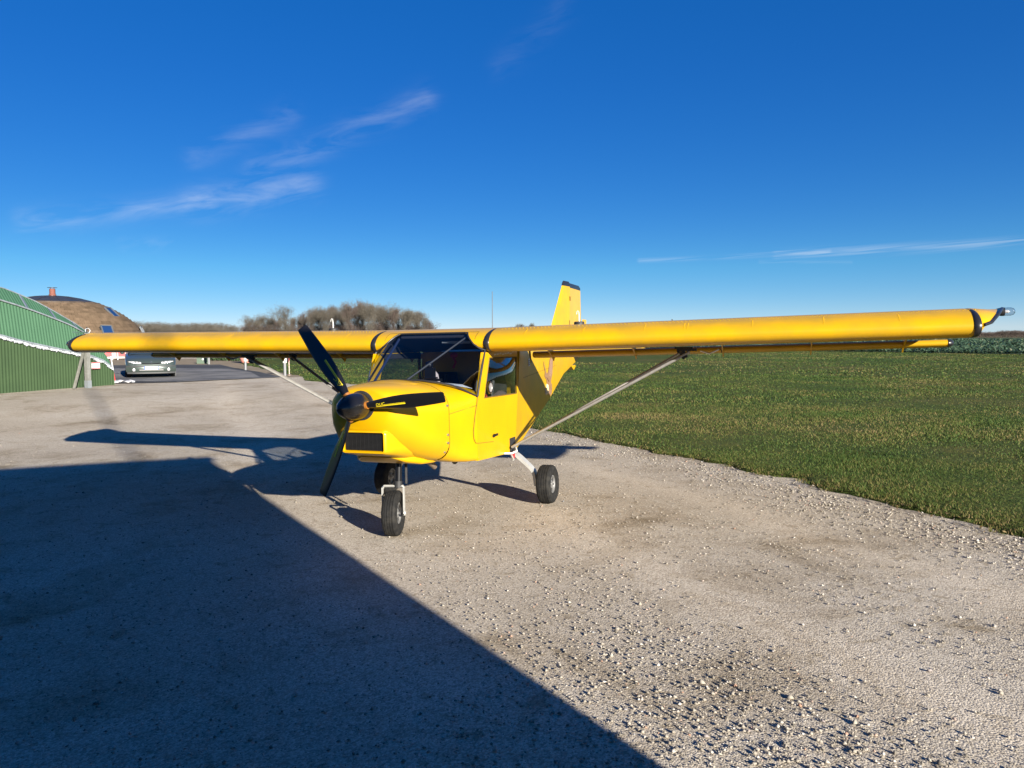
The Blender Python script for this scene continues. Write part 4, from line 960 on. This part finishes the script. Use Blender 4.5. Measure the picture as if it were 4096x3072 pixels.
# ================================================================ the car
def car():
    t = empty('parked_car', (-20.28, 16.5, .012), math.atan2(.725, .69)); tag(t, 'grey-green saloon car parked nose-on on the asphalt beside the green hangar', 'car')
    mat('car_paint', (.053, .07, .062), .3, .35, (.05, .064, .057), 2, coat=.4); mat('car_trim', (.03, .032, .033), .6); mat('chrome', (.6, .6, .6), .2, .9)
    mat('car_glass', (.02, .03, .04), .08, 0, spec=.8); mat('head_lens', (.16, .17, .18), .12, 0, (.45, .45, .45), 30, spec=.6); mat('plate_white', (.45, .46, .47), .5); mat('plate_blue', (.02, .08, .45), .5)
    SEC = [(0, .66, .27, .47, .52), (.04, .76, .23, .53, .575), (.12, .845, .21, .60, .65), (.3, .90, .20, .70, .745), (.6, .925, .2, .775, .83), (1.0, .93, .2, .845, .90), (1.25, .93, .2, .88, .93), (2.3, .935, .2, .90, .94), (3.5, .93, .22, .92, .98), (4.2, .88, .25, .90, .97), (4.42, .80, .35, .80, .85)]
    secs = []
    for y, w, z0, zb, zt in SEC:
        h = [(w*.80, z0), (w*.95, z0+.02), (w*.995, z0+.10), (w, z0+(zb-z0)*.6), (w*.985, zb-.03), (w*.95, zb), (w*.75, zb+(zt-zb)*.6), (w*.4, zt-.004), (0, zt)]
        secs.append([(a, y, b) for a, b in h]+[(-a, y, b) for a, b in reversed(h[:-1])])
    MB().loft(secs).build('body', 'car_paint', t, 45)
    # glasshouse
    g = []
    for y, w, z in ((1.18, .82, .915), (1.75, .66, 1.33), (2.05, .63, 1.40), (2.9, .62, 1.39), (3.25, .64, 1.32), (3.85, .78, .96)):
        g.append([(w, y, min(z, .93)), (w*.98, y, z-.05), (w*.86, y, z), (0, y, z+.015), (-w*.86, y, z), (-w*.98, y, z-.05), (-w, y, min(z, .93))])
    MB().loft(g, closed=False, cap=False).build('windows', 'car_glass', t, 50)
    m = MB(); m.loft([[(w*k, y, z) for k, z in ((.86, z0-.0), (.5, z0+.02), (0, z0+.026), (-.5, z0+.02), (-.86, z0))] for y, w, z0 in ((1.78, .66, 1.345), (2.05, .64, 1.405), (2.9, .63, 1.395), (3.22, .64, 1.34))], closed=False, cap=False); m.build('roof', 'car_paint', t)
    # bumper with rubbing strip
    m = MB(); secs = []
    for x in np.linspace(-.9, .9, 21):
        y = -.03+.20*abs(x/.9)**3; secs.append([(x, y-.02, .24), (x, y-.045, .30), (x, y-.045, .47), (x, y-.02, .50), (x, y+.12, .50), (x, y+.12, .24)])
    m.loft(secs); bp = m.build('front_bumper', 'car_paint', t, 40)
    m = MB(); m.loft([[(x, -.082+.20*abs(x/.9)**3, .445), (x, -.082+.20*abs(x/.9)**3, .485), (x, -.04+.20*abs(x/.9)**3, .49), (x, -.04+.20*abs(x/.9)**3, .44)] for x in np.linspace(-.905, .905, 21)]); m.build('bumper_strip', 'car_trim', bp)
    m = MB(); m.loft([[(x, -.079, z) for z in (.285, .345)] for x in np.linspace(-.44, .44, 5)], closed=False, cap=False); m.build('lower_grille', mat('car_black', (.008, .008, .008), .6), bp)
    m = MB()
    for z in (.305, .33): m.box((0, -.084, z), (.86, .01, .009))
    m.build('grille_slat', 'chrome', bp)
    m = MB(); m.loft([[(x, -.02+.17*abs(x/.9)**3, z) for z in (.17, .245)] for x in np.linspace(-.86, .86, 13)], closed=False, cap=False); m.build('skirt', 'car_trim', t)
    # upper grille slit and badge
    m = MB(); m.poly([(-.36, .045, .595), (-.27, .025, .555), (0, .005, .535), (.27, .025, .555), (.36, .045, .595), (.26, .06, .585), (0, .05, .57), (-.26, .06, .585)], (0, -.03, 0)); m.build('grille', 'car_black', t)
    MB().tube([(a*.03, .03+.0, .615+b*.042) for a, b in ((0, 1), (1, 0), (0, -1), (-1, 0), (0, 1))], .008, 4).build('badge', 'chrome', t)
    for s in (1, -1):
        m = MB(); m.loft([[(s*x, y-.015, z) for z, y in ((z0, y0), (z1, y1))] for x, y0, z0, y1, z1 in ((.36, .035, .56, .07, .625), (.5, .05, .555, .09, .65), (.68, .085, .56, .14, .66), (.80, .15, .575, .20, .66))], closed=False, cap=False)
        hl = m.build('headlight', 'head_lens', t)
        m = MB()
        for x in (.46, .58): m.lathe([(0, .02), (.035, .015), (.042, -.004)], (s*x, .028+.11*(x-.4), .602), 'y', 14)
        m.build('lamp_reflector', 'chrome', hl)
        m = MB(); m.loft([[(s*x, y-.012, z) for z, y in ((z0, y0), (z1, y1))] for x, y0, z0, y1, z1 in ((.802, .15, .575, .20, .655), (.87, .26, .60, .30, .66))], closed=False, cap=False); m.build('indicator', mat('amber_lens', (.5, .35, .25), .2), t)
        m = MB(); m.lathe([(0, -.02), (.05, -.012), (.062, .0), (.062, .02)], (s*.62, -.03+.20*(.62/.9)**3-.045, .325), 'y', 18); fg = m.build('fog_lamp', 'head_lens', t)
        MB().lathe([(.06, -.014), (.07, -.012), (.07, .01)], (s*.62, -.075+.20*(.62/.9)**3, .325), 'y', 18).build('fog_ring', 'car_trim', fg)
        m = MB(); m.blob((s*1.02, 1.35, .98), .085, 0, 2, (1, .55, .75)); m.build('wing_mirror', 'car_paint', t)
        w1 = wheel((s*.80, .72, .30), 1, t, .30, .095, .19, 'front_wheel'); w2 = wheel((s*.80, 3.35, .30), 1, t, .30, .095, .19, 'rear_wheel')
        MB().poly([(s*.66, .98, .05), (s*.94, .98, .02), (s*.94, .98, .30), (s*.72, .98, .22)], (0, .012, 0)).build('mudflap', 'car_trim', t)
    pl = MB().box((0, -.092, .40), (.53, .012, .112)).build('number_plate', 'plate_white', t)
    MB().box((-.24, -.097, .40), (.045, .012, .11)).build('plate_band', 'plate_blue', pl)
    MB().box((.245, -.097, .40), (.035, .012, .11)).build('plate_band', 'plate_blue', pl)
    vs, fs = text_mesh('DL-808-YY', .092)
    wid = max(v[0] for v in vs); MB().add([(-.205+v[0]*.42/wid, -.1005, .367+v[1]) for v in vs], fs).build('plate_lettering', 'black_matt', pl, smooth=False)
car()

# ================================================================ round house with tiled roof
def house():
    c = np.array([-47.95, 34.95]); fwd = np.array([.773, -.634]); rt = np.array([.634, .773])
    t = empty('round_house', (c[0], c[1], 0)); tag(t, 'round house with curved brown tiled roof and black domed cap beyond the hangar', 'house')
    PR_ = [(3.10, 4.03), (3.9, 3.66), (4.7, 3.17), (5.4, 2.60), (5.92, 2.02), (6.22, 1.6), (6.5, 1.05)]
    L_ = np.cumsum([0]+[math.dist(PR_[k], PR_[k+1]) for k in range(len(PR_)-1)])
    def at(s_): return float(np.interp(s_, L_, [p[0] for p in PR_])), float(np.interp(s_, L_, [p[1] for p in PR_]))
    def pos(phi, s_, d=0):
        r, z = at(s_); r0, z0 = at(max(0, s_-.1)); r1, z1 = at(min(L_[-1], s_+.1)); tx, tz = r1-r0, z1-z0; n = math.hypot(tx, tz); tx /= n; tz /= n; nx, nz = -tz, tx
        nx, nz = abs(nx), abs(nz); r += nx*d; z += nz*d; q = fwd*math.cos(phi)+rt*math.sin(phi)
        return Vector((q[0]*r, q[1]*r, z)), (q, tx, tz, nx, nz)
    mat('felt_row_shadow', (.025, .02, .017), .9); mat('wall_render', (.5, .46, .4), .9, 0, (.42, .38, .33), 2)  # felt darkened; open gaps between tile rows stand in for their shadow lines
    rf = MB().lathe([(r-.03, z-.03) for r, z in PR_], (0, 0, 0), 'z', 48).build('roof', 'felt_row_shadow', t)
    MB().lathe([(6.3, -.2), (6.3, 1.1)], (0, 0, 0), 'z', 48).build('wall', 'wall_render', t)
    cap = MB().lathe([(3.2, 3.99), (3.18, 4.06), (2.6, 4.22), (1.9, 4.40), (1.1, 4.54), (.4, 4.60), (0, 4.60)], (0, 0, 0), 'z', 48).build('dome_cap', mat('cap_black', (.018, .02, .024), .5, 0, (.03, .032, .036), 2), t)
    m = MB()
    for k in range(12):
        a = k*math.pi/6; m.tube([(math.cos(a)*r, math.sin(a)*r, z+.012) for r, z in ((3.19, 4.05), (2.6, 4.22), (1.9, 4.40), (1.1, 4.54), (.3, 4.60))], .02, 4)
    tag(m.build('cap_seam', 'cap_black', cap), kind='stuff')
    ch = MB().lathe([(.24, 4.4), (.24, 4.72), (.20, 4.74), (.20, 5.12), (.17, 5.14)], (0, 0, 0), 'z', 14).build('chimney', mat('terracotta', (.16, .055, .038), .8, 0, (.13, .045, .03), 8), t)
    m = MB(); m.lathe([(.0, 5.24), (.33, 5.23), (.33, 5.21), (0, 5.2)], (0, 0, 0), 'z', 14)
    for k in range(4): a = k*1.571; m.tube([(.16*math.cos(a), .16*math.sin(a), 5.1), (.16*math.cos(a), .16*math.sin(a), 5.21)], .015, 4)
    m.lathe([(.255, 4.4), (.255, 4.62), (.2, 4.64)], (0, 0, 0), 'z', 14); m.build('chimney_cap', mat('cap_metal', (.07, .08, .09), .5, .5), ch)
    # tiles: each a slightly tilted slab
    mt = bpy.data.materials.new('roof_tile'); mt.use_nodes = True; nt = mt.node_tree; N = nt.nodes.new; L = nt.links.new; b = nt.nodes['Principled BSDF']; b.inputs['Roughness'].default_value = .9; b.inputs['Specular IOR Level'].default_value = .15
    oi = N('ShaderNodeObjectInfo'); at_ = N('ShaderNodeAttribute'); at_.attribute_name = 'tint'; ad = N('ShaderNodeMath'); ad.operation = 'ADD'; L(oi.outputs['Random'], ad.inputs[0]); L(at_.outputs['Fac'], ad.inputs[1])
    fr = N('ShaderNodeMath'); fr.operation = 'FRACT'; L(ad.outputs[0], fr.inputs[0]); r = N('ShaderNodeValToRGB'); e = r.color_ramp.elements
    e[0].color = hx(.078, .055, .035); e[1].color = hx(.11, .078, .05)
    x = e.new(.35); x.color = hx(.10, .07, .045); x = e.new(.7); x.color = hx(.115, .08, .052)
    tc = N('ShaderNodeTexCoord'); nz = N('ShaderNodeTexNoise'); nz.inputs['Scale'].default_value = 2.3; nz.inputs['Detail'].default_value = 5; geo = N('ShaderNodeNewGeometry'); L(geo.outputs['Position'], nz.inputs['Vector'])
    rr = N('ShaderNodeValToRGB'); rr.color_ramp.elements[0].position = .38; rr.color_ramp.elements[0].color = hx(.78, .78, .76); rr.color_ramp.elements[1].position = .6; rr.color_ramp.elements[1].color = hx(1, 1, 1); L(nz.outputs['Fac'], rr.inputs[0])
    mx = N('ShaderNodeMix'); mx.data_type = 'RGBA'; mx.blend_type = 'MULTIPLY'; mx.inputs[0].default_value = 1; L(fr.outputs[0], r.inputs[0]); L(r.outputs[0], mx.inputs[6]); L(rr.outputs[0], mx.inputs[7]); L(mx.outputs[2], b.inputs['Base Color']); MATS['roof_tile'] = mt
    proto = MB().box((0, 0, 0), (.39, .25, .055)).mesh('roof_tile', smooth=False); proto.materials.append(mt)
    wins = [(R_(57), 1.55, .75, 1.0), (R_(33), 3.55, .8, .75), (R_(77), 3.62, .7, .75)]
    T = []
    row = 0; s_ = .06
    while s_ < L_[-1]-.05:
        rr_ = at(s_)[0]; dphi = .40/rr_; phi = -1.5+(row % 2)*dphi/2
        while phi < 1.75:
            T.append((phi, s_)); phi += dphi
        s_ += .30; row += 1
    T = [q for q in T if not any(abs(q[0]-w[0])*at(q[1])[0] < w[2]/2+.02 and abs(q[1]-w[1]) < w[3]/2+.02 for w in wins)]
    vis = sorted(T, key=lambda q: abs(q[0]-.80)+(.25*max(0, q[1]-3.9)))
    def frame(phi, s_):
        p, (q, tx, tz, nx, nz_) = pos(phi, s_, .02); Y = Vector((q[0]*tx, q[1]*tx, tz)); Z = Vector((q[0]*nx, q[1]*nx, nz_)); X = Y.cross(Z).normalized()
        M = Matrix((X, Y, Z)).transposed() @ Matrix.Rotation(-.22+random.uniform(-.03, .03), 3, 'X') @ Matrix.Rotation(random.uniform(-.02, .02), 3, 'Z')
        return p, M
    for phi, s_ in vis[:300]:
        p, M = frame(phi, s_); o = bpy.data.objects.new('roof_tile', proto); COL.objects.link(o); o.parent = rf; M4 = M.to_4x4(); M4.translation = p; o.matrix_local = M4
    m = MB(); tint = []
    for phi, s_ in vis[300:]:
        p, M = frame(phi, s_); m.box(p, (.39, .25, .055), M); tint += [random.random()]*8
    me = m.mesh('roof_tiles', smooth=False); a = me.attributes.new('tint', 'FLOAT', 'POINT'); a.data.foreach_set('value', tint); me.materials.append(mt); o = obj('roof_tiles', me, None, rf); o['kind'] = 'stuff'
    for phi, s_, w, h in wins:
        p, M = frame(phi, s_); M = M.to_4x4(); M.translation = p
        def put(mb, nm, mm, par, o_=None):
            o = mb.build(nm, mm, par, smooth=False)
            if par is t: o.matrix_local = M
            return o
        wn = put(MB().box((0, -h/2, .05), (w, .07, .11)).box((0, h/2, .05), (w, .07, .11)).box((-w/2, 0, .05), (.07, h, .11)).box((w/2, 0, .05), (.07, h, .11)), 'roof_window', mat('window_frame_grey', (.07, .08, .09), .5), t)
        MB().box((0, 0, .055), (w-.06, h-.06, .02)).build('pane', mat('blue_glass', (.01, .03, .09), .05, 0, spec=.9), wn)
house()

# ================================================================ small things by the road
def simple(name, label, cat, loc, group=None, rz=0):
    t = empty(name, loc, rz); tag(t, label, cat, group); return t
mat('bollard_metal', (.17, .175, .18), .5, .3); mat('sign_pink', (.55, .22, .17), .7); mat('box_green', (.05, .085, .05), .7, 0, (.04, .065, .045), 6)
for (x, y, hgt, lab) in ((-27.87, 28.35, .72, 'white-topped marker post beside the low green box across the road'), (-21.13, 23.17, .73, 'white-topped marker post in front of the salmon-coloured tub on the road bend'), (-16.17, 19.48, .92, 'white-topped marker post beside the round red and white sign')):
    t = simple('marker_post', lab, 'post', (x, y, 0), 'white-topped posts along the road edge')
    MB().lathe([(.062, -.05), (.062, hgt*.62)], (0, 0, 0), 'z', 12).build('shaft', 'bollard_metal', t)
    MB().lathe([(.085, hgt*.60), (.085, hgt*.93), (.06, hgt*.94), (.055, hgt), (0, hgt)], (0, 0, 0), 'z', 12).build('reflector_top', mat('post_white', (.5, .49, .42), .5), t)
t = simple('round_sign', 'round red and white sign on a thin leaning pole at the grass edge', 'sign', (-16.34, 20.0, 0), rz=-.75)
MB().tube([(.05, 0, 0), (-.01, 0, .95)], .02, 8).build('pole', mat('pole_pale', (.55, .5, .42), .7, 0, (.3, .2, .15), 20), t)
MB().lathe([(0, -.012), (.21, -.012), (.22, 0), (.21, .012), (0, .012)], (-.01, -.03, .77), 'y', 28).build('disc', 'sign_red', t)
m = MB(); m.box((-.01, -.048, .84), (.32, .008, .10)); m.box((-.01, -.048, .70), (.22, .008, .03)); m.box((-.01, -.048, .65), (.18, .008, .022)); m.build('white_bands', 'white', t)
t = simple('base_stone', 'rusty base plate at the foot of the round sign', 'plate', (-16.32, 19.97, .03)); MB().lathe([(0, .03), (.06, .03), (.11, 0), (.12, -.03)], (0, 0, 0), 'z', 10).build('plate', 'exhaust', t)
t = simple('storage_box', 'low green box standing on the pale gravel across the road', 'box', (-28.97, 29.1, 0), rz=.7)
MB().box((0, 0, .17), (.66, .42, .32)).build('bin', 'box_green', t); MB().box((0, 0, .355), (.70, .46, .05)).build('lid', 'box_green', t); MB().box((0, -.225, .27), (.08, .03, .10)).build('latch', 'steel', t)
t = simple('plastic_tub', 'faded salmon-coloured rounded tub on the grass beyond the road', 'tub', (-26.9, 30.41, 0))
MB().lathe([(.20, 0), (.30, .08), (.38, .30), (.42, .75), (.38, .86), (.34, .86)], (0, 0, 0), 'z', 20).build('shell', 'sign_pink', t); MB().lathe([(.0, .80), (.36, .82)], (0, 0, 0), 'z', 20).build('filling', 'box_green', t)
for k, (dx, lab) in enumerate(((.15, 'red barrier board on white trestle legs, the one nearer the green hangar'), (.95, 'red barrier board on white trestle legs, the one half hidden by the car'))):
    t = simple('road_barrier', lab, 'barrier', (-39.6+dx*.634, 31.9+dx*.773, 0), 'red boards behind the car', math.atan2(.634, .773)*0+.88)
    MB().box((0, 0, .48), (.62, .04, .52)).build('board', 'sign_red', t)
    for s in (1, -1):
        MB().tube([(s*.24, .26, 0), (s*.24, .03, .8)], .03, 6).build('leg', 'white', t); MB().tube([(s*.24, -.26, 0), (s*.24, -.03, .8)], .03, 6).build('leg', 'white', t)
t = simple('low_hedge', 'dark low evergreen bush on the verge behind the salmon-coloured tub', 'bush', (-30.5, 34.0, 0))
def leafcloud(n, f, size, name):
    P = f(n); a = rng.normal(size=(n, 3)); a /= np.linalg.norm(a, axis=1)[:, None]; b = np.cross(a, rng.normal(size=(n, 3))); b /= np.linalg.norm(b, axis=1)[:, None]; s = size*(.6+.8*rng.random(n))[:, None]
    V = np.stack([P-a*s, P+b*s*.5, P+a*s, P-b*s*.5], 1).reshape(-1, 3); F = np.arange(4*n).reshape(-1, 4); return npmesh(name, V, F, np.repeat(rng.random(n), 4))
tintmat('evergreen', [(0, (.012, .028, .01)), (1, (.045, .075, .025))], .7)
obj('foliage', leafcloud(5000, lambda n: np.stack([rng.uniform(-2.2, 2.2, n), rng.normal(0, .45, n), np.abs(rng.normal(0, .32, n))], -1), .06, 'foliage'), 'evergreen', t)

# ================================================================ crops, woods and single trees
def crop_field():
    # the rape field: leafy rows behind the mown strip
    P = lambda s: np.array([1.18, 76.6])+np.array([21.7, -9.65])*s
    q = [P(-9), P(5)]; nrm = np.array([.406, .914])
    MB().poly([(*(P(-9)), .05), (*(P(5)), .05), (*(P(5)+nrm*330), .05), (*(P(-9)+nrm*330), .05)]).build('crop_ground', 'crop_soil', smooth=False)['kind'] = 'structure'
    n = 90000; s = rng.uniform(-1.6, 2.6, n); d = rng.random(n)**2.2*160
    b = P(0)[None]+np.array([21.7, -9.65])[None]*s[:, None]*(1+d[:, None]/90)+nrm[None]*d[:, None]
    sz = .11+.0022*d+.05*rng.random(n)
    c = np.column_stack([b, .08+.32*rng.random(n)*np.clip(d/1.2+.35, 0, 1)+.16*fbm(b[:, 0]*.3, b[:, 1]*.3, 91, 2)]); az = rng.random(n)*6.283; ti = rng.uniform(.1, 1.0, n)
    a = np.stack([np.cos(az)*np.cos(ti), np.sin(az)*np.cos(ti), np.sin(ti)], -1); w = np.stack([-np.sin(az), np.cos(az), 0*az], -1)
    V = np.stack([c-a*sz[:, None], c+w*sz[:, None]*.6, c+a*sz[:, None], c-w*sz[:, None]*.6], 1).reshape(-1, 3)
    me = npmesh('crop_leaves', V, np.arange(4*n).reshape(-1, 4), np.repeat(rng.random(n), 4))
    tintmat('crop_leaf', [(0, (.024, .05, .03)), (.6, (.044, .084, .046)), (.9, (.08, .12, .066)), (1, (.16, .16, .095))], .55, translucent=.15)
    tag(obj('crop_leaves', me, 'crop_leaf'), 'dark bluish-green leafy crop standing beyond the mown grass at right', 'crop', kind='stuff')
crop_field()

def grow(seed, height, spread, levels=6, trunk_r=.28, bole=.28, twig=.035, minlen=.5, kids=(3, 4), up=.35):
    """bare winter tree: returns (limb segments, twig segments), each (p, q, r0, r1)"""
    rs = random.Random(seed); limbs = []; twigs = []
    def rec(p, d, ln, r, lv):
        n = 3 if lv < 3 else 2; q = p
        for k in range(n):
            d = (d+Vector((rs.gauss(0, .13), rs.gauss(0, .13), rs.gauss(0, .08)+.06))).normalized(); q2 = q+d*ln/n; r2 = r*(1-.22/n*1.6)
            (limbs if lv < 4 else twigs).append((q, q2, r, r2)); q = q2; r = r2
            if k < n-1 and lv < levels:
                branch(q, d, ln*.66, r*.45, lv+1, 1)
        if lv < levels and ln > minlen: branch(q, d, ln*.80, r*.58, lv+1, rs.choice(kids))
    def branch(p, d, ln, r, lv, n):
        ph = rs.random()*6.283
        for k in range(n):
            a = rs.uniform(.28, .78)*spread; ax = d.orthogonal().normalized(); ax = Matrix.Rotation(ph+k*6.283/n+rs.gauss(0, .3), 3, d) @ ax
            nd = (Matrix.Rotation(a, 3, ax) @ d); nd.z += up*.5*rs.random(); rec(p, nd.normalized(), ln*rs.uniform(.75, 1.15), max(r, twig), lv)
    p = Vector((0, 0, -.3)); d = Vector((rs.gauss(0, .04), rs.gauss(0, .04), 1)).normalized(); r = trunk_r; q = p
    for k in range(4):
        d = (d+Vector((rs.gauss(0, .05), rs.gauss(0, .05), .1))).normalized(); q2 = q+d*height*bole/4*1.2; limbs.append((q, q2, r, r*.93)); q = q2; r *= .93
        branch(q, d, height*.15, r*.35, 2, 2)
    rec(q, d, height*.30, r*.85, 0)
    return limbs, twigs
def segs_mesh(name, segs, n, tw=0, sc=1):
    S_ = [(np.array(a), np.array(b), r0, r1) for a, b, r0, r1 in segs]; A = np.array([s[0] for s in S_]); B = np.array([s[1] for s in S_]); r0 = np.array([s[2] for s in S_]); r1 = np.array([s[3] for s in S_])
    D = B-A; D /= np.linalg.norm(D, axis=1)[:, None]+1e-9; ref = np.where(np.abs(D[:, 2:3]) > .9, np.array([[1., 0, 0]]), np.array([[0, 0, 1.]])); U = np.cross(D, ref); U /= np.linalg.norm(U, axis=1)[:, None]+1e-9; Wv = np.cross(D, U)
    V = []; 
    for k in range(n):
        t = 2*math.pi*k/n; o = U*math.cos(t)+Wv*math.sin(t); V.append(A+o*r0[:, None]); V.append(B+o*r1[:, None])
    V = np.stack(V, 1).reshape(-1, 3); b = np.arange(len(S_))[:, None]*2*n; F = np.concatenate([b+np.array([2*k, (2*k+2) % (2*n), (2*k+3) % (2*n), 2*k+1]) for k in range(n)], 0)
    return V, F
mat('bark', (.065, .056, .043), .95, 0, (.095, .082, .062), .8, detail=2); mat('twigs', (.082, .071, .054), .95, 0, (.108, .094, .072), .25, detail=2); mat('twigs_red', (.085, .060, .049), .95, 0, (.075, .058, .047), .3, detail=2)
VAR = []
for k, (h, sp, tr, bo) in enumerate(((15, 1.0, .34, .22), (16, .78, .28, .26), (14, .85, .26, .22), (13, .65, .20, .30), (12, .95, .24, .18), (15.5, .6, .22, .34), (6, .9, .12, .05))):
    li, tw = grow(100+k, h, sp, 6, tr*.8, bo, .018)
    rk = random.Random(k); tw = [q for q in tw if rk.random() < .24]
    zmax = max(max(a.z, b.z) for a, b, _, _ in li+tw); f_ = h/zmax
    li = [(a*f_, b*f_, r, q) for a, b, r, q in li]; tw = [(a*f_, b*f_, r, q) for a, b, r, q in tw]
    V, F = segs_mesh('t', li, 5); ml = npmesh('trunk', V, F); V2, F2 = segs_mesh('c', tw, 3); mc = npmesh('crown', V2, F2)
    ml.materials.append(MATS['bark']); mc.materials.append(MATS['twigs' if k != 3 else 'twigs_red']); VAR.append((ml, mc, V, F, V2, F2, h)); print('tree', k, len(F), len(F2))
def view_xy(px, depth):
    """ground point seen in photo column px at a given depth"""
    l = (px-2048)/FPX*depth; return CAM[0]+math.sin(YAW)*depth+math.cos(YAW)*l, CAM[1]+math.cos(YAW)*depth-math.sin(YAW)*l
def tree(px, depth, v, hgt, label, group, wide=1):
    ml, mc, *_, h = VAR[v]; x, y = view_xy(px, depth); t = empty('bare_tree', (x, y, 0), random.random()*6.28); s = hgt/h; t.scale = (s*wide, s*wide, s); tag(t, label, 'tree', group)
    a = bpy.data.objects.new('trunk', ml); COL.objects.link(a); a.parent = t; b = bpy.data.objects.new('crown', mc); COL.objects.link(b); b.parent = t
def hpx(py, depth): return (1337-py)/FPX*depth+1.743
GL = 'bare trees of the middle grove'
tree(1150, 335, 0, hpx(1206, 335), 'tall bare oak with a rounded crown standing above the left half of the grove', GL, 1.25)
tree(995, 345, 4, hpx(1256, 345), 'leftmost bare tree of the grove, low and spreading', GL, 1.05)
tree(1045, 340, 1, hpx(1246, 340), 'bare tree between the leftmost tree and the tall oak of the grove', GL)
tree(1085, 348, 2, hpx(1258, 348), 'lower bare tree just left of the tall oak', GL)
tree(1215, 350, 3, hpx(1240, 350), 'slender bare tree in the gap right of the tall oak', GL, .8)
G2 = 'dense bare trees right of the oak in the grove'
top = [(1240, 1228), (1300, 1212), (1360, 1208), (1420, 1194), (1475, 1196), (1530, 1206), (1580, 1222), (1640, 1214), (1690, 1232), (1722, 1262)]
for k in range(46):
    px = 1232+490*(k+.5)/46+random.uniform(-8, 8); dp = random.choice([332, 345, 360, 378]); py = np.interp(px, [p[0] for p in top], [p[1] for p in top])+random.uniform(-4, 22)
    tree(px, dp, random.randrange(6), hpx(py, dp), 'bare winter tree in the dense right-hand part of the grove', G2, random.uniform(.7, 1.05))
G3 = 'background trees thickening the left of the grove'
for k in range(22):
    px = 985+250*(k+.5)/22; dp = random.choice([362, 380, 395]); tree(px, dp, random.choice([1, 2, 3, 5]), hpx(1262+random.uniform(-10, 22), dp), 'smaller bare tree in the row behind the tall oak', G3, random.uniform(.65, .95))
G4 = 'small clump of trees left of the fin'
its = [(px, dp, random.choice([6, 6, 4]), random.uniform(3.5, 8), random.uniform(.9, 1.6)) for dp in (340, 352, 370) for px in np.arange(985, 1735, 12)]
LATE = ('undergrowth', 'tangle of bare brown undergrowth along the foot of the middle grove', its)
for k, px in enumerate(np.linspace(2040, 2168, 9)):
    tree(px, 560, k % 6, hpx(1300+[14, 2, -10, -8, 0, -12, -4, 4, 14][k], 560), ['leftmost', 'second', 'third', 'fourth', 'middle', 'sixth', 'seventh', 'last but one', 'rightmost'][k]+' bare tree from the left in the small distant clump beside the fin', G4, 1.15)
x, y = view_xy(2686, 420); t = empty('conifer', (x, y, 0)); tag(t, 'lone dark pointed tree peeping over the right wing', 'tree')
MB().tube([(0, 0, -.2), (0, 0, 9.5)], [.2, .04], 6).build('trunk', 'bark', t)
def cone(n): z = rng.random(n)**.8*9.5+.6; r = (1.5*(1-z/10.3)+.12)*np.sqrt(rng.random(n)); a = rng.random(n)*6.283; return np.stack([r*np.cos(a), r*np.sin(a), z], -1)
obj('crown', leafcloud(2500, cone, .22, 'crown'), 'twigs', t)

def wood_mass(name, label, items, cap=None, m='twigs'):
    Vs = []; Fs = []; off = 0
    for px, dp, v, hgt, wide in items:
        ml, mc, V, F, V2, F2, h = VAR[v]; x, y = view_xy(px, dp); s = hgt/h; a = random.random()*6.28; ca, sa = math.cos(a), math.sin(a)
        # thin the twigs out for far trees and thicken what is left
        st = max(1, int(len(F2)/3/350)); nseg = len(V2)//6; pick = np.arange(0, nseg, st); VV = V2.reshape(nseg, 6, 3)[pick]; cen = VV.mean(1, keepdims=True); VV = (cen+(VV-cen)*np.array([2.2, 2.2, 1.6])).reshape(-1, 3)
        nl = len(V)//10; pl = np.arange(0, nl, 2); LV = V.reshape(nl, 10, 3)[pl].reshape(-1, 3)
        def put(P): return np.stack([x+(P[:, 0]*ca-P[:, 1]*sa)*s*wide, y+(P[:, 0]*sa+P[:, 1]*ca)*s*wide, P[:, 2]*s], -1)
        Vs.append(put(VV)); b = np.arange(len(pick))[:, None]*6; Fs.append(np.concatenate([b+np.array([2*k, (2*k+2) % 6, (2*k+3) % 6, 2*k+1]) for k in range(3)], 0)+off); off += len(VV)
        Vs.append(put(LV)); b = np.arange(len(pl))[:, None]*10; Fs.append(np.concatenate([b+np.array([2*k, (2*k+2) % 10, (2*k+3) % 10, 2*k+1]) for k in range(5)], 0)+off); off += len(LV)
    me = npmesh(name, np.concatenate(Vs), np.concatenate(Fs)); print(name, len(me.polygons)); return tag(obj(name, me, m), label, 'wood', kind='stuff')
wood_mass(*LATE, m='twigs_red')
its = []
ptop = [(480, 1268), (560, 1278), (640, 1284), (760, 1286), (860, 1284), (940, 1296), (1010, 1308)]
for dp in (560, 600, 650):
    for px in np.arange(430, 1010, 7.5):
        py = np.interp(px, [p[0] for p in ptop], [p[1] for p in ptop])+random.uniform(-4, 12); its.append((px+random.uniform(-5, 5), dp, random.randrange(7), hpx(py, dp), random.uniform(.9, 1.4))); its.append((px, dp-8, 6, hpx(py+22, dp), 1.3))
wood_mass('far_wood', 'long band of bare winter woodland on the skyline behind the round house', its)
its = [(px+random.uniform(-5, 5), dp, random.choice([6, 6, 4]), hpx(1321+random.uniform(-3, 7)+(5 if px < 3990 else 0), dp), random.uniform(1.3, 2.2)) for dp in (390, 405, 425, 450) for px in np.arange(3850, 4420, 7)]
wood_mass('far_hedge', 'low brown line of bare trees on the horizon at the far right', its, m='twigs_red')
its = [(px, dp, random.choice([6, 4]), hpx(1331+random.uniform(-3, 4), dp), 2.2) for dp in (1400, 1450) for px in np.arange(1700, 4300, 8)]
wood_mass('distant_treeline', 'faint blue-grey tree line along the far horizon behind the aircraft', its)
